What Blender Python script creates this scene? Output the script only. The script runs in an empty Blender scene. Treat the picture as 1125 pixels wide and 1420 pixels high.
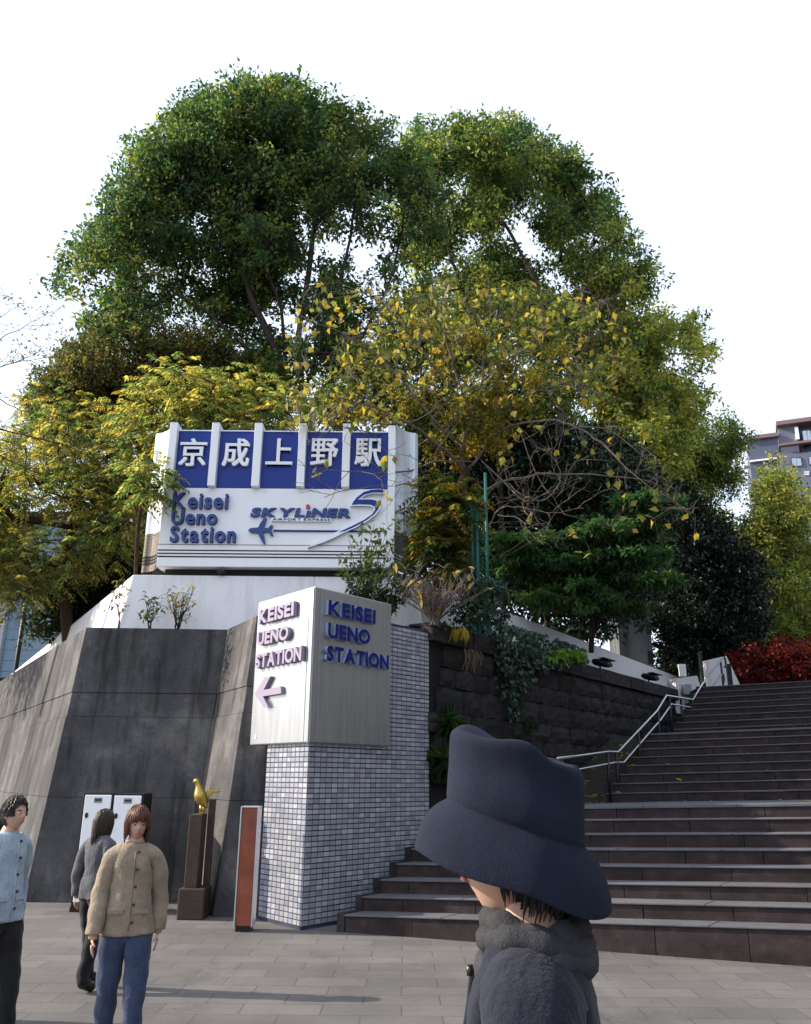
import bpy, bmesh, math, random
import numpy as np
from mathutils import Vector, Matrix

random.seed(7); RNG = np.random.default_rng(11)
SC = bpy.context.scene
COL = SC.collection
R = math.radians

# ------------------------------------------------------------------ camera
EYE = Vector((0, 0, 1.65)); FPX = 1150.0; PITCH = math.atan(370 / FPX); ROLL = .008
_F = Vector((0, math.cos(PITCH), math.sin(PITCH)))
_R0 = Vector((1, 0, 0)); _U0 = Vector((0, -math.sin(PITCH), math.cos(PITCH)))
_R = _R0 * math.cos(ROLL) + _U0 * math.sin(ROLL); _U = _U0 * math.cos(ROLL) - _R0 * math.sin(ROLL)
cam = bpy.data.cameras.new('camera'); camo = bpy.data.objects.new('camera', cam); COL.objects.link(camo)
cam.sensor_fit = 'VERTICAL'; cam.sensor_height = 36; cam.lens = 36 * FPX / 1420
cam.clip_start = .05; cam.clip_end = 2000
camo.matrix_world = Matrix(((_R.x, _U.x, -_F.x, EYE.x), (_R.y, _U.y, -_F.y, EYE.y), (_R.z, _U.z, -_F.z, EYE.z), (0, 0, 0, 1)))
SC.camera = camo

# ------------------------------------------------------------------ light
SUN_EL, SUN_AZ = R(30), R(-84)          # azimuth measured from +Y, negative = to the left
sdir = Vector((math.sin(SUN_AZ) * math.cos(SUN_EL), math.cos(SUN_AZ) * math.cos(SUN_EL), math.sin(SUN_EL)))
w = bpy.data.worlds.new('World'); SC.world = w; w.use_nodes = True
nt = w.node_tree; sky = nt.nodes.new('ShaderNodeTexSky'); sky.sky_type = 'NISHITA'; sky.sun_disc = False
sky.sun_elevation = SUN_EL; sky.sun_rotation = SUN_AZ
sky.air_density = 1.2; sky.dust_density = 3.5; sky.ozone_density = 1.0
bgn = nt.nodes['Background']; bgn.inputs[1].default_value = .15
hs = nt.nodes.new('ShaderNodeHueSaturation'); hs.inputs['Saturation'].default_value = .55; nt.links.new(sky.outputs[0], hs.inputs['Color'])
veil = nt.nodes.new('ShaderNodeMix'); veil.data_type = 'RGBA'; veil.inputs[0].default_value = .72     # thin bright overcast veil over the whole sky
veil.inputs[7].default_value = (4.7, 5.4, 6.6, 1); nt.links.new(hs.outputs[0], veil.inputs[6]); nt.links.new(veil.outputs[2], bgn.inputs[0])
sl = bpy.data.lights.new('sun', 'SUN'); sl.energy = 4.3; sl.angle = R(.6); sl.color = (1, .9, .76)
so = bpy.data.objects.new('sun', sl); COL.objects.link(so); so.rotation_euler = sdir.to_track_quat('Z', 'Y').to_euler()
so.location = (-30, 0, 40)
vs = SC.view_settings; vs.view_transform = 'Standard'; vs.look = 'None'; vs.gamma = 1; vs.use_curve_mapping = False
vs.exposure = .8
SC.cycles.max_bounces = 6; SC.cycles.transparent_max_bounces = 8

# ------------------------------------------------------------------ rays
def ray(x, y):
    return _F + _R * ((x - 562.5) / FPX) - _U * ((y - 710) / FPX)
def at(x, y, Y):                      # the point seen at photo pixel x, y that lies Y metres ahead
    d = ray(x, y); return EYE + d * (Y / d.y)
def atz(x, y, z):
    d = ray(x, y); return EYE + d * ((z - EYE.z) / d.z)
def on_plane(x, y, P, n):
    d = ray(x, y); return EYE + d * ((P - EYE).dot(n) / d.dot(n))
def hdir(deg):                        # horizontal direction, degrees right of straight ahead
    return Vector((math.sin(R(deg)), math.cos(R(deg)), 0))
Z = Vector((0, 0, 1))

# ------------------------------------------------------------------ objects
def tag(o, label=None, cat=None, group=None, kind=None):
    if label: o['label'] = label
    if cat: o['category'] = cat
    if group: o['group'] = group
    if kind: o['kind'] = kind
    return o
def link(name, data, parent=None):
    o = bpy.data.objects.new(name, data); COL.objects.link(o)
    if parent is not None:
        o.parent = parent
        o.matrix_parent_inverse = parent.matrix_basis.inverted()
    return o
def empty(name, loc=(0, 0, 0), label=None, cat=None, group=None, kind=None):
    o = bpy.data.objects.new(name, None); COL.objects.link(o); o.location = loc; o.empty_display_size = .2
    return tag(o, label, cat, group, kind)

class MB:
    def __init__(s): s.v = []; s.f = []; s.m = []; s.cur = 0
    def add(s, vs, fs):
        b = len(s.v); s.v += [tuple(p) for p in vs]
        for f in fs: s.f.append(tuple(i + b for i in f)); s.m.append(s.cur)
        return s
    def box(s, o, ax, ay, az):         # corner, three edge vectors
        o, ax, ay, az = Vector(o), Vector(ax), Vector(ay), Vector(az)
        if ax.cross(ay).dot(az) < 0: o = o + ax; ax = -ax
        P = [o, o + ax, o + ax + ay, o + ay]; P += [p + az for p in P]
        return s.add(P, [(3, 2, 1, 0), (4, 5, 6, 7), (0, 1, 5, 4), (1, 2, 6, 5), (2, 3, 7, 6), (3, 0, 4, 7)])
    def cbox(s, c, sx, sy, sz):
        return s.box((c[0] - sx / 2, c[1] - sy / 2, c[2] - sz / 2), (sx, 0, 0), (0, sy, 0), (0, 0, sz))
    def prism(s, pts, d):              # closed outline (list of Vector) swept along d, tessellated caps
        from mathutils.geometry import tessellate_polygon
        pts = [Vector(p) for p in pts]; d = Vector(d); n = len(pts)
        nr = Vector((0, 0, 0))
        for i in range(n): nr += pts[i].cross(pts[(i + 1) % n])
        if nr.dot(d) < 0: pts = pts[::-1]
        tr = tessellate_polygon([pts])
        fs = []
        for t in tr:
            a, b, c = t
            if (pts[b] - pts[a]).cross(pts[c] - pts[a]).dot(d) < 0: t = (a, c, b)
            fs.append((t[2], t[1], t[0])); fs.append((t[0] + n, t[1] + n, t[2] + n))
        for i in range(n):
            j = (i + 1) % n; fs.append((i, j, j + n, i + n))
        return s.add(pts + [p + d for p in pts], fs)
    def tube(s, pts, rad, k=8, cap=True):
        pts = [Vector(p) for p in pts]; n = len(pts)
        if not hasattr(rad, '__len__'): rad = [rad] * n
        b = len(s.v); t0 = (pts[1] - pts[0]).normalized()
        u = t0.orthogonal().normalized()
        for i in range(n):
            t = (pts[min(i + 1, n - 1)] - pts[max(i - 1, 0)]).normalized()
            u = (u - t * u.dot(t)); u = u.normalized() if u.length > 1e-6 else t.orthogonal().normalized()
            v = t.cross(u)
            for j in range(k):
                a = 2 * math.pi * j / k
                s.v.append(tuple(pts[i] + (u * math.cos(a) + v * math.sin(a)) * rad[i]))
        for i in range(n - 1):
            for j in range(k):
                s.f.append((b + i * k + j, b + i * k + (j + 1) % k, b + (i + 1) * k + (j + 1) % k, b + (i + 1) * k + j)); s.m.append(s.cur)
        if cap:
            s.f.append(tuple(b + j for j in range(k))[::-1]); s.m.append(s.cur)
            s.f.append(tuple(b + (n - 1) * k + j for j in range(k))); s.m.append(s.cur)
        return s
    def lathe(s, c, prof, k=16, sx=1, sy=1):
        c = Vector(c); b = len(s.v); n = len(prof)
        for r_, z_ in prof:
            for j in range(k):
                a = 2 * math.pi * j / k; s.v.append((c.x + r_ * sx * math.cos(a), c.y + r_ * sy * math.sin(a), c.z + z_))
        for i in range(n - 1):
            for j in range(k):
                s.f.append((b + i * k + j, b + i * k + (j + 1) % k, b + (i + 1) * k + (j + 1) % k, b + (i + 1) * k + j)); s.m.append(s.cur)
        s.f.append(tuple(b + j for j in range(k))[::-1]); s.m.append(s.cur)
        s.f.append(tuple(b + (n - 1) * k + j for j in range(k))); s.m.append(s.cur)
        return s
    def mesh(s, name, mats, smooth=False):
        me = bpy.data.meshes.new(name); me.from_pydata(s.v, [], s.f)
        for m in (mats if isinstance(mats, (list, tuple)) else [mats]): me.materials.append(m)
        if max(s.m, default=0) > 0: me.polygons.foreach_set('material_index', s.m)
        if smooth: me.polygons.foreach_set('use_smooth', [True] * len(me.polygons))
        me.update(); return me
    def build(s, name, mats, parent=None, smooth=False, bevel=0):
        o = link(name, s.mesh(name, mats, smooth), parent)
        if bevel:
            b = o.modifiers.new('bevel', 'BEVEL'); b.width = bevel; b.segments = 2; b.limit_method = 'ANGLE'; b.angle_limit = R(40)
        return o

# ------------------------------------------------------------------ materials
def mat(name, col, rough=.6, metal=0, spec=.4):
    m = bpy.data.materials.new(name); m.use_nodes = True
    p = m.node_tree.nodes['Principled BSDF']
    p.inputs['Base Color'].default_value = (*col, 1); p.inputs['Roughness'].default_value = rough
    p.inputs['Metallic'].default_value = metal; p.inputs['Specular IOR Level'].default_value = spec
    return m
def N(m, t, **kw):
    n = m.node_tree.nodes.new(t)
    for k, v in kw.items(): setattr(n, k, v)
    return n
def L(m, a, b): m.node_tree.links.new(a, b)
def coords(m, scale=(1, 1, 1), src='Object'):
    tc = N(m, 'ShaderNodeTexCoord'); mp = N(m, 'ShaderNodeMapping'); mp.inputs['Scale'].default_value = scale
    L(m, tc.outputs[src], mp.inputs[0]); return mp.outputs[0]
def noise(m, vec, scale, detail=6, rough=.6):
    n = N(m, 'ShaderNodeTexNoise'); n.inputs['Scale'].default_value = scale; n.inputs['Detail'].default_value = detail
    n.inputs['Roughness'].default_value = rough; L(m, vec, n.inputs['Vector']); return n.outputs['Fac']
def ramp(m, fac, stops):
    r = N(m, 'ShaderNodeValToRGB'); e = r.color_ramp.elements
    while len(e) < len(stops): e.new(.5)
    for i, (p, c) in enumerate(stops):
        e[i].position = p; e[i].color = (*c, 1) if len(c) == 3 else c
    L(m, fac, r.inputs[0]); return r.outputs[0]
def mix(m, f, a, b, mode='MIX'):
    n = N(m, 'ShaderNodeMix', data_type='RGBA', blend_type=mode)
    for sock, val in ((n.inputs[0], f), (n.inputs[6], a), (n.inputs[7], b)):
        if hasattr(val, 'node'): L(m, val, sock)
        elif isinstance(val, (int, float)): sock.default_value = val
        else: sock.default_value = (*val, 1)
    return n.outputs[2]
def bump(m, h, strength=.4, dist=.02):
    b = N(m, 'ShaderNodeBump'); b.inputs['Strength'].default_value = strength; b.inputs['Distance'].default_value = dist
    L(m, h, b.inputs['Height']); L(m, b.outputs[0], m.node_tree.nodes['Principled BSDF'].inputs['Normal'])
def base(m, c): L(m, c, m.node_tree.nodes['Principled BSDF'].inputs['Base Color'])
def g(v): return (v, v, v)

def concrete(name, dark, mid, light, streak=.8, warm=None):
    m = mat(name, mid, .85, 0, .25)
    v = coords(m); vs_ = coords(m, (2.6, 2.6, .16))
    a = ramp(m, noise(m, v, 1.1, 8, .65), [(.3, dark), (.52, mid), (.75, light)])
    st = ramp(m, noise(m, vs_, 1.6, 5, .6), [(.36, g(.36)), (.5, g(1)), (.68, g(1.0)), (.8, (1.75, 1.65, 1.55))])
    c = mix(m, streak, a, st, 'MULTIPLY')
    fine = ramp(m, noise(m, v, 26, 5, .7), [(.3, g(.72)), (.7, g(1.25))])
    c = mix(m, .75, c, fine, 'MULTIPLY')
    pale = ramp(m, noise(m, coords(m, (1.2, 1.2, .35)), 1.9, 9, .75), [(.60, g(0)), (.70, g(1))])
    c = mix(m, pale, c, mix(m, .6, c, light))
    big = ramp(m, noise(m, coords(m, (1, 1, .7)), .55, 4, .6), [(.35, g(.68)), (.6, g(1.15))]); c = mix(m, .9, c, big, 'MULTIPLY')
    base(m, c); bump(m, noise(m, v, 34, 8, .7), .35, .012); return m
M = {}
M['conc'] = concrete('weathered_concrete', (.044, .042, .044), (.084, .079, .079), (.19, .178, .168), .85)
M['conc_back'] = mat('joint_backing_grey', (.07, .07, .07), .95)  # even grey backing seen in the cast joints
def paint(name, col, dirt=.35):
    m = mat(name, col, .55, 0, .4)
    d1 = ramp(m, noise(m, coords(m, (3, 3, .35)), 2.2, 6, .6), [(.32, g(.72)), (.5, g(1)), (1, g(1))])
    d2 = ramp(m, noise(m, coords(m), 1.7, 7, .7), [(.62, g(0)), (.78, g(1))])
    c = mix(m, dirt, col, d1, 'MULTIPLY'); c = mix(m, mix(m, .8, g(0), d2), c, mix(m, .5, c, (.45, .38, .34)))
    base(m, c); bump(m, noise(m, coords(m), 60, 4), .12, .004); return m
M['white_wall'] = paint('white_painted_concrete', (.74, .72, .73), .5)
M['white'] = paint('white_enamel', (.88, .88, .89), .12)
M['blue'] = mat('blue_enamel', (.008, .032, .235), .4, 0, .3)
M['navy'] = mat('navy_letter_paint', (.005, .010, .16), .55, 0, .2)
M['navy_side'] = mat('letter_return_steel', (.35, .42, .52), .35, .5)
M['letter_blue'] = mat('blue_letter_paint', (.02, .055, .22), .4)
M['lilac'] = mat('sunlit_letter_tone', (.29, .245, .33), .5)  # pale tone carries the sun on the left-face letters in its colour
M['red'] = mat('red_dot_paint', (.45, .06, .04), .4)
M['white_letter'] = mat('white_letter_paint', (.86, .86, .86), .35)
M['silver'] = mat('silver_edge', (.62, .64, .68), .3, .6)
def steel(name, col=(.43, .44, .455), met=.9, rough=.34):
    m = mat(name, col, rough, met, .5)
    s = noise(m, coords(m, (14, 14, .5)), 2.4, 6, .6)
    c = ramp(m, s, [(.3, tuple(x * .84 for x in col)), (.6, col), (.8, tuple(min(1, x * 1.06) for x in col))])
    base(m, c)
    rr = ramp(m, noise(m, coords(m, (5, 5, 1)), 1.5, 4), [(.3, g(rough - .07)), (.7, g(rough + .1))])
    L(m, rr, m.node_tree.nodes['Principled BSDF'].inputs['Roughness']); return m
M['steel'] = steel('brushed_stainless')
M['steel_pale'] = steel('pale_sheet_steel', (.72, .76, .80), .35, .3)
M['rail'] = mat('handrail_steel', (.5, .49, .5), .3, .85)
M['post'] = mat('dark_post_steel', (.03, .028, .032), .35, .5)
M['black'] = mat('black_metal', (.012, .012, .014), .5, .2)
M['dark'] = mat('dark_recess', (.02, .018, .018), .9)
def attr_mat(name, rough=.5, spec=.4, mult=None, metal=0):
    m = mat(name, (.5, .5, .5), rough, metal, spec)
    a = N(m, 'ShaderNodeAttribute'); a.attribute_name = 'Col'
    base(m, a.outputs['Color']); return m
M['tile'] = attr_mat('glazed_tile', .22, .55)
M['grout'] = mat('navy_grout', (.012, .014, .05), .8)
base(M['grout'], ramp(M['grout'], noise(M['grout'], coords(M['grout'], (1, 1, .5)), .8, 3), [(.42, (.012, .014, .05)), (.62, (.06, .065, .11))]))
def leafmat(name, trans=.57, rough=.5):
    m = bpy.data.materials.new(name); m.use_nodes = True
    p = m.node_tree.nodes['Principled BSDF']; p.inputs['Roughness'].default_value = rough; p.inputs['Specular IOR Level'].default_value = .3
    a = N(m, 'ShaderNodeAttribute'); a.attribute_name = 'Col'; L(m, a.outputs['Color'], p.inputs['Base Color'])
    t = N(m, 'ShaderNodeBsdfTranslucent')
    hs = mix(m, 1.0, a.outputs['Color'], (1.4, 1.42, .8), 'MULTIPLY'); L(m, hs, t.inputs['Color'])
    ms = N(m, 'ShaderNodeMixShader'); ms.inputs[0].default_value = trans
    L(m, p.outputs[0], ms.inputs[1]); L(m, t.outputs[0], ms.inputs[2]); L(m, ms.outputs[0], m.node_tree.nodes['Material Output'].inputs['Surface'])
    return m
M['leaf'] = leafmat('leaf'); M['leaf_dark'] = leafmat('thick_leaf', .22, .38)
def bark(name, c):
    m = mat(name, c, .9, 0, .2)
    n1 = noise(m, coords(m, (6, 6, 1.2)), 3, 8, .7)
    base(m, ramp(m, n1, [(.3, tuple(x * .45 for x in c)), (.55, c), (.75, tuple(x * 1.7 for x in c))])); bump(m, n1, .8, .03); return m
M['bark'] = bark('dark_bark', (.045, .035, .028)); M['bark_pale'] = bark('pale_twig_bark', (.17, .135, .115))
M['bark_red'] = bark('brown_bark', (.07, .042, .03))
def stone(name, c):
    m = mat(name, c, .9, 0, .25)
    oi = N(m, 'ShaderNodeObjectInfo'); v = coords(m, (1, 1, 1))
    vm = N(m, 'ShaderNodeVectorMath', operation='ADD'); L(m, v, vm.inputs[0]); L(m, oi.outputs['Location'], vm.inputs[1])
    v = vm.outputs[0]
    n1 = noise(m, v, 3.5, 9, .7)
    a = ramp(m, n1, [(.3, tuple(x * .4 for x in c)), (.5, c), (.72, tuple(x * 2.0 for x in c))])
    r1 = ramp(m, oi.outputs['Random'], [(0, g(.62)), (.5, (1.05, 1, .95)), (1, (1.2, 1.15, 1.3))])
    a = mix(m, 1, a, r1, 'MULTIPLY')
    moss = ramp(m, noise(m, v, 1.4, 6, .7), [(.56, g(0)), (.72, g(.75))])
    a = mix(m, moss, a, (.022, .035, .014))
    lich = ramp(m, noise(m, v, 17, 3, .6), [(.73, g(0)), (.77, g(.6))])
    a = mix(m, lich, a, (.2, .21, .19))
    base(m, a); bump(m, noise(m, v, 14, 9, .7), .7, .03); return m
M['stone'] = stone('old_wall_stone', (.028, .025, .026)); M['mortar'] = mat('wall_joint_earth', (.012, .011, .01), .95)
M['coping'] = stone('coping_stone', (.034, .030, .029))
def riser_m():
    m = mat('red_brown_step_stone', (.1, .07, .068), .8, 0, .3)
    v = coords(m); a = ramp(m, noise(m, v, 5, 8, .7), [(.3, (.019, .012, .013)), (.55, (.038, .025, .026)), (.75, (.075, .05, .05))])
    b = ramp(m, noise(m, coords(m, (1.2, 1.2, 6)), 1.1, 3), [(.3, g(.6)), (.7, g(1.3))])
    base(m, mix(m, .8, a, b, 'MULTIPLY')); bump(m, noise(m, v, 60, 6), .4, .008); return m
M['riser'] = riser_m()
def granite(name, c, sc=90):
    m = mat(name, c, .75, 0, .35); v = coords(m)
    a = ramp(m, noise(m, v, sc, 4, .7), [(.3, tuple(x * .6 for x in c)), (.6, c), (.8, tuple(x * 1.5 for x in c))])
    b = ramp(m, noise(m, v, 1.3, 7, .65), [(.3, g(.68)), (.7, g(1.18))])
    base(m, mix(m, .9, a, b, 'MULTIPLY')); bump(m, noise(m, v, sc, 4), .2, .004); return m
M['tread'] = granite('grey_granite_tread', (.13, .135, .145))
M['nosing'] = granite('pale_granite_edge', (.13, .125, .138))
def paving_m():
    m = mat('plaza_paving', (.3, .29, .28), .8, 0, .3); v = coords(m)
    b = N(m, 'ShaderNodeTexBrick'); b.offset = .5; b.inputs['Scale'].default_value = 1; b.inputs['Brick Width'].default_value = .6; b.inputs['Row Height'].default_value = .3
    b.inputs['Mortar Size'].default_value = .006; b.inputs['Color1'].default_value = (.12, .112, .107, 1); b.inputs['Color2'].default_value = (.155, .142, .135, 1)
    b.inputs['Mortar'].default_value = (.08, .075, .07, 1); L(m, v, b.inputs['Vector'])
    st = ramp(m, noise(m, v, .7, 8, .65), [(.3, g(.6)), (.7, g(1.2))]); f = ramp(m, noise(m, v, 55, 5), [(.3, g(.75)), (.7, g(1.2))])
    c = mix(m, .9, b.outputs['Color'], st, 'MULTIPLY'); c = mix(m, .8, c, f, 'MULTIPLY')
    gum = N(m, 'ShaderNodeTexVoronoi'); gum.inputs['Scale'].default_value = 3.2; L(m, v, gum.inputs['Vector'])
    gs = ramp(m, gum.outputs['Distance'], [(.045, g(.8)), (.06, g(0))]); c = mix(m, gs, c, (.05, .047, .045))
    wet = ramp(m, noise(m, coords(m, (1, .5, 1)), .9, 7, .7), [(.55, g(0)), (.68, g(.55))]); c = mix(m, wet, c, (.055, .052, .05))
    base(m, c)
    bump(m, b.outputs['Fac'], -.5, .006); return m
M['paving'] = paving_m()
def soil_m():
    m = mat('leaf_litter_soil', (.05, .04, .03), .95); v = coords(m)
    base(m, ramp(m, noise(m, v, 9, 9, .75), [(.3, (.010, .008, .007)), (.5, (.024, .019, .015)), (.66, (.042, .032, .022)), (.75, (.026, .034, .013))])); bump(m, noise(m, v, 12, 8), .9, .05); return m
M['soil'] = soil_m()
M['green_paint'] = mat('green_fence_paint', (.008, .095, .075), .45)
M['gold'] = mat('gilded_bronze', (.42, .29, .07), .32, .75)
# ================================================================== THE SETTING
def sheet(name, pts, m, kind='structure', parent=None):
    bm = bmesh.new(); vs_ = [bm.verts.new(p) for p in pts]; f = bm.faces.new(vs_)
    if f.normal.z < 0: f.normal_flip()
    bmesh.ops.triangulate(bm, faces=bm.faces[:])
    me = bpy.data.meshes.new(name); bm.to_mesh(me); bm.free(); me.materials.append(m)
    return tag(link(name, me, parent), kind=kind)
sheet('ground', [(-300, -60, 0), (300, -60, 0), (300, 500, 0), (-300, 500, 0)], M['paving'])

# ---- key lines, all from one survey of the place ----
HW = at(120, 870, 12.9).z                                  # top of the dark retaining wall
D1 = at(120, 870, 12.9); D2 = atz(315, 873, HW); D3 = at(356, 857, 11.8); D3.z = HW
D0 = D1 + (atz(0, 945, HW) - D1) * 2.2
D4 = Vector((-.5, D3.y + .1, HW))
WALL = [D0, D1, D2, D3, D4]
def offset(pl, d, z=None):                                 # mitred offset, towards the viewer for d > 0
    out = []
    for i, p in enumerate(pl):
        ns = []
        for a, b in ((i - 1, i), (i, i + 1)):
            if a < 0 or b >= len(pl): continue
            t = (pl[b] - pl[a]).normalized(); ns.append(Vector((t.y, -t.x, 0)))
        n = sum(ns, Vector()).normalized(); k = d / max(.3, n.dot(ns[0]))
        q = p + n * k; q.z = p.z if z is None else z; out.append(q)
    return out
SDIR = Vector((.577, .817, 0)).normalized(); SN = Vector((SDIR.y, -SDIR.x, 0))      # along the stone wall, and out of it towards the stairs
S0 = Vector((.33, 12.12, 0)); SLEN = 12.35
SH = HW
# ---- dark retaining wall in cast lifts ----
wall = empty('retaining_wall', (D1.x, D1.y, 0), 'tall dark weathered concrete retaining wall zigzagging at left under the white parapet', 'wall')
zl = [HW, 2.86, 2.50, 1.36, 0]
BAT = .42
def wl(z, extra=0): return offset(WALL, BAT * (1 - z / HW) + extra, z)
for j in range(4):
    z1, z0 = zl[j] - (.002 if j else 0), zl[j + 1] + .002
    a0, a1 = wl(z0), wl(z1); b0, b1 = wl(z0, -.3), wl(z1, -.3)
    for i in range(len(WALL) - 1):
        if (WALL[i + 1] - WALL[i]).length < .05: continue
        t = (WALL[i + 1] - WALL[i]).normalized() * .003
        m_ = MB(); P = [a0[i] + t, a0[i + 1] - t, b0[i + 1] - t, b0[i] + t, a1[i] + t, a1[i + 1] - t, b1[i + 1] - t, b1[i] + t]
        if j == 1:
            nn = Vector((t.y, -t.x, 0)).normalized() * -.012; P = [p + nn for p in P]
        m_.add(P, [(3, 2, 1, 0), (4, 5, 6, 7), (0, 1, 5, 4), (1, 2, 6, 5), (2, 3, 7, 6), (3, 0, 4, 7)])
        m_.build('concrete_lift', M['conc'], wall, bevel=.004)
m_ = MB(); a0, a1 = wl(0, -.035), wl(HW - .02, -.035); b0, b1 = wl(0, -.28), wl(HW - .02, -.28)
for i in range(len(WALL) - 1):
    m_.add([a0[i], a0[i + 1], b0[i + 1], b0[i], a1[i], a1[i + 1], b1[i + 1], b1[i]], [(0, 1, 5, 4), (4, 5, 6, 7), (2, 3, 7, 6)])
m_.build('joint_backing', M['conc_back'], wall)

# ---- white parapet set back on the wall ----
PF = at(185, 797, 13.5); HP = PF.z
P1 = PF; P2 = atz(580, 795, HP); P2.y = max(P2.y, 13.5); P2 = Vector((at(580, 795, 13.55).x, 13.55, HP))
P0 = P1 + (atz(40, 915, HP) - P1) * 1.6; P3 = atz(957, 945, HP)
PAR = [P0, P1, P2, P3]
PB = HW - .35
par = empty('white_parapet', (P1.x, P1.y, PB), 'white painted concrete parapet with sloped face above the dark wall and stone wall', 'wall')
def pl_(z, extra=0): return offset(PAR, .24 * (HP - z) / (HP - PB) + extra, z)
a0, a1, b0, b1 = pl_(PB), pl_(HP), pl_(PB, -.5), pl_(HP, -.26)
cut = at(436, 797, 13.5).x
def par_piece(q):
    m_ = MB(); m_.add(q, [(3, 2, 1, 0), (4, 5, 6, 7), (0, 1, 5, 4), (1, 2, 6, 5), (2, 3, 7, 6), (3, 0, 4, 7)]); m_.build('parapet_panel', M['white_wall'], par, bevel=.008)
for i in range(3):
    L_ = (PAR[i + 1] - PAR[i]).length; fr = [0, 1]
    if i == 1: fr = [0, (cut - P1.x) / (P2.x - P1.x), 1]
    if i == 0: fr = [0, .36, .68, 1]
    if i == 2: fr = [0, .25, .5, .75, 1]
    for k in range(len(fr) - 1):
        e0 = fr[k] + .002 / L_; e1 = fr[k + 1] - .002 / L_
        f = lambda A, s: A[i].lerp(A[i + 1], s)
        par_piece([f(a0, e0), f(a0, e1), f(b0, e1), f(b0, e0), f(a1, e0), f(a1, e1), f(b1, e1), f(b1, e0)])

# ---- planted ledge between wall and parapet, hillside behind ----
w_in = wl(HW, -.2); p_in = pl_(PB + .2, -.1)
SE = S0 + SDIR * SLEN
ld = MB(); zL = HW - .06
lp = [w_in[0], w_in[1], w_in[2], w_in[3], S0 + Vector((0, .1, 0)), SE, p_in[0], p_in[1], p_in[2], p_in[2] + (p_in[3] - p_in[2]).normalized() * (SLEN - .6)]
ld.add([(p.x, p.y, zL) for p in lp], [(0, 1, 7, 6), (1, 2, 7), (2, 8, 7), (2, 3, 4, 8), (4, 5, 9, 8)])
tag(ld.build('planted_ledge', M['soil']), kind='structure')
q = pl_(HP, -.2)
HZ = HP - .45
def hill():
    m_ = MB(); nx, ny = 60, 30; idx = {}
    left = [q[0], q[1]]; right = [q[2], q[3]]
    for j in range(ny + 1):
        f = j / ny; y = q[1].y + .02 + (75 - q[1].y) * f ** 1.6
        def edge(a, b, far):
            if y <= b.y: return a.x + (b.x - a.x) * (y - a.y) / (b.y - a.y)
            return b.x + (far - b.x) * (y - b.y) / (75 - b.y)
        xl = edge(q[1], q[0], -60); xr = edge(q[2], q[3], 14)
        for i in range(nx + 1):
            x = xl + (xr - xl) * i / nx
            z = HZ + .05 * max(0, y - 18) + (.12 * math.sin(x * 1.3 + y * .7) + .1 * math.sin(y * 1.9 - x * .4)) * min(1, (y - q[1].y) / 3)
            m_.v.append((x, y, z))
    for j in range(ny):
        for i in range(nx):
            a = j * (nx + 1) + i; m_.f.append((a, a + 1, a + nx + 2, a + nx + 1)); m_.m.append(0)
    return tag(m_.build('hillside', M['soil'], None, True), kind='structure')
hill()

# ---- old stone wall beside the stairs ----
swall = empty('stone_wall', S0, 'old dark mossy block stone wall with coping running beside the stairs', 'wall')
def block_mesh(seed):
    r = random.Random(seed); m_ = MB(); nx, nz = 4, 3
    for k in range(nz + 1):
        for i in range(nx + 1):
            ex = i in (0, nx); ez = k in (0, nz)
            y = -(.0 if (ex or ez) else r.uniform(.012, .05)) + r.uniform(-.008, .008)
            x = i / nx - .5 + (r.uniform(-.03, .03)); z = k / nz - .5 + r.uniform(-.035, .035)
            if ex and ez: x *= .975; z *= .96
            m_.v.append((x, y, z))
    W = nx + 1
    for k in range(nz):
        for i in range(nx):
            a = k * W + i; m_.f.append((a, a + 1, a + W + 1, a + W)); m_.m.append(0)
    ring = [i for i in range(W)] + [k * W + nx for k in range(1, nz + 1)] + [nz * W + i for i in range(nx - 1, -1, -1)] + [k * W for k in range(nz - 1, 0, -1)]
    b = len(m_.v)
    for i in ring: x, y, z = m_.v[i]; m_.v.append((x * .96, .22, z * .96))
    for j in range(len(ring)):
        j2 = (j + 1) % len(ring); m_.f.append((ring[j2], ring[j], b + j, b + j2)); m_.m.append(0)
    return m_.mesh('stone', M['stone'], False)
BM_ = [block_mesh(s) for s in range(14)]
rr = random.Random(5)
rot = math.atan2(SDIR.y, SDIR.x)
def put(name, me, t, z, sx, sy, sz, outw=0):
    o = link(name, me, swall); p = S0 + SDIR * t + SN * outw; o.location = (p.x, p.y, z); o.rotation_euler = (0, 0, rot + rr.uniform(-.02, .02)); o.scale = (sx, sy, sz); return o
zt = SH - .29; row = 0
def stair_z(t): return 1.18 if t < 5.2 else 1.18 + min(2.7, (t - 5.2) * .44)
while zt > -.05:
    h = rr.choice((.29, .32, .34, .37)); t = .03 - rr.uniform(0, .5)
    while t < SLEN:
        wd = rr.uniform(.45, .85) * (.8 if row % 3 == 1 else 1)
        if zt > stair_z(t + wd) - 1.3 or t < 1.5:
            if t > 0: put('stone', rr.choice(BM_), t + wd / 2, zt - h / 2, wd - .008, rr.uniform(.8, 1.25), h - .008, .02 * (SH - zt) + rr.uniform(-.012, .012))
        t += wd
    zt -= h; row += 1
t = .02
cm = MB(); cm.cbox((0, 0, 0), 1, .44, 1)
cme = cm.mesh('coping_stone', M['coping'])
while t < SLEN:
    wd = rr.uniform(.85, 1.2); o = put('coping_stone', cme, t + wd / 2, SH - .145 + rr.uniform(-.006, .006), wd - .014, 1, .27, -.14 + rr.uniform(-.01, .01))
    b = o.modifiers.new('bevel', 'BEVEL'); b.width = .025; b.segments = 2; t += wd
m_ = MB(); a = S0 - SN * .05; m_.box(a, SDIR * (SLEN), -SN * .3, (0, 0, SH - .1)); m_.build('joint_backing', M['mortar'], swall)

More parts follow.
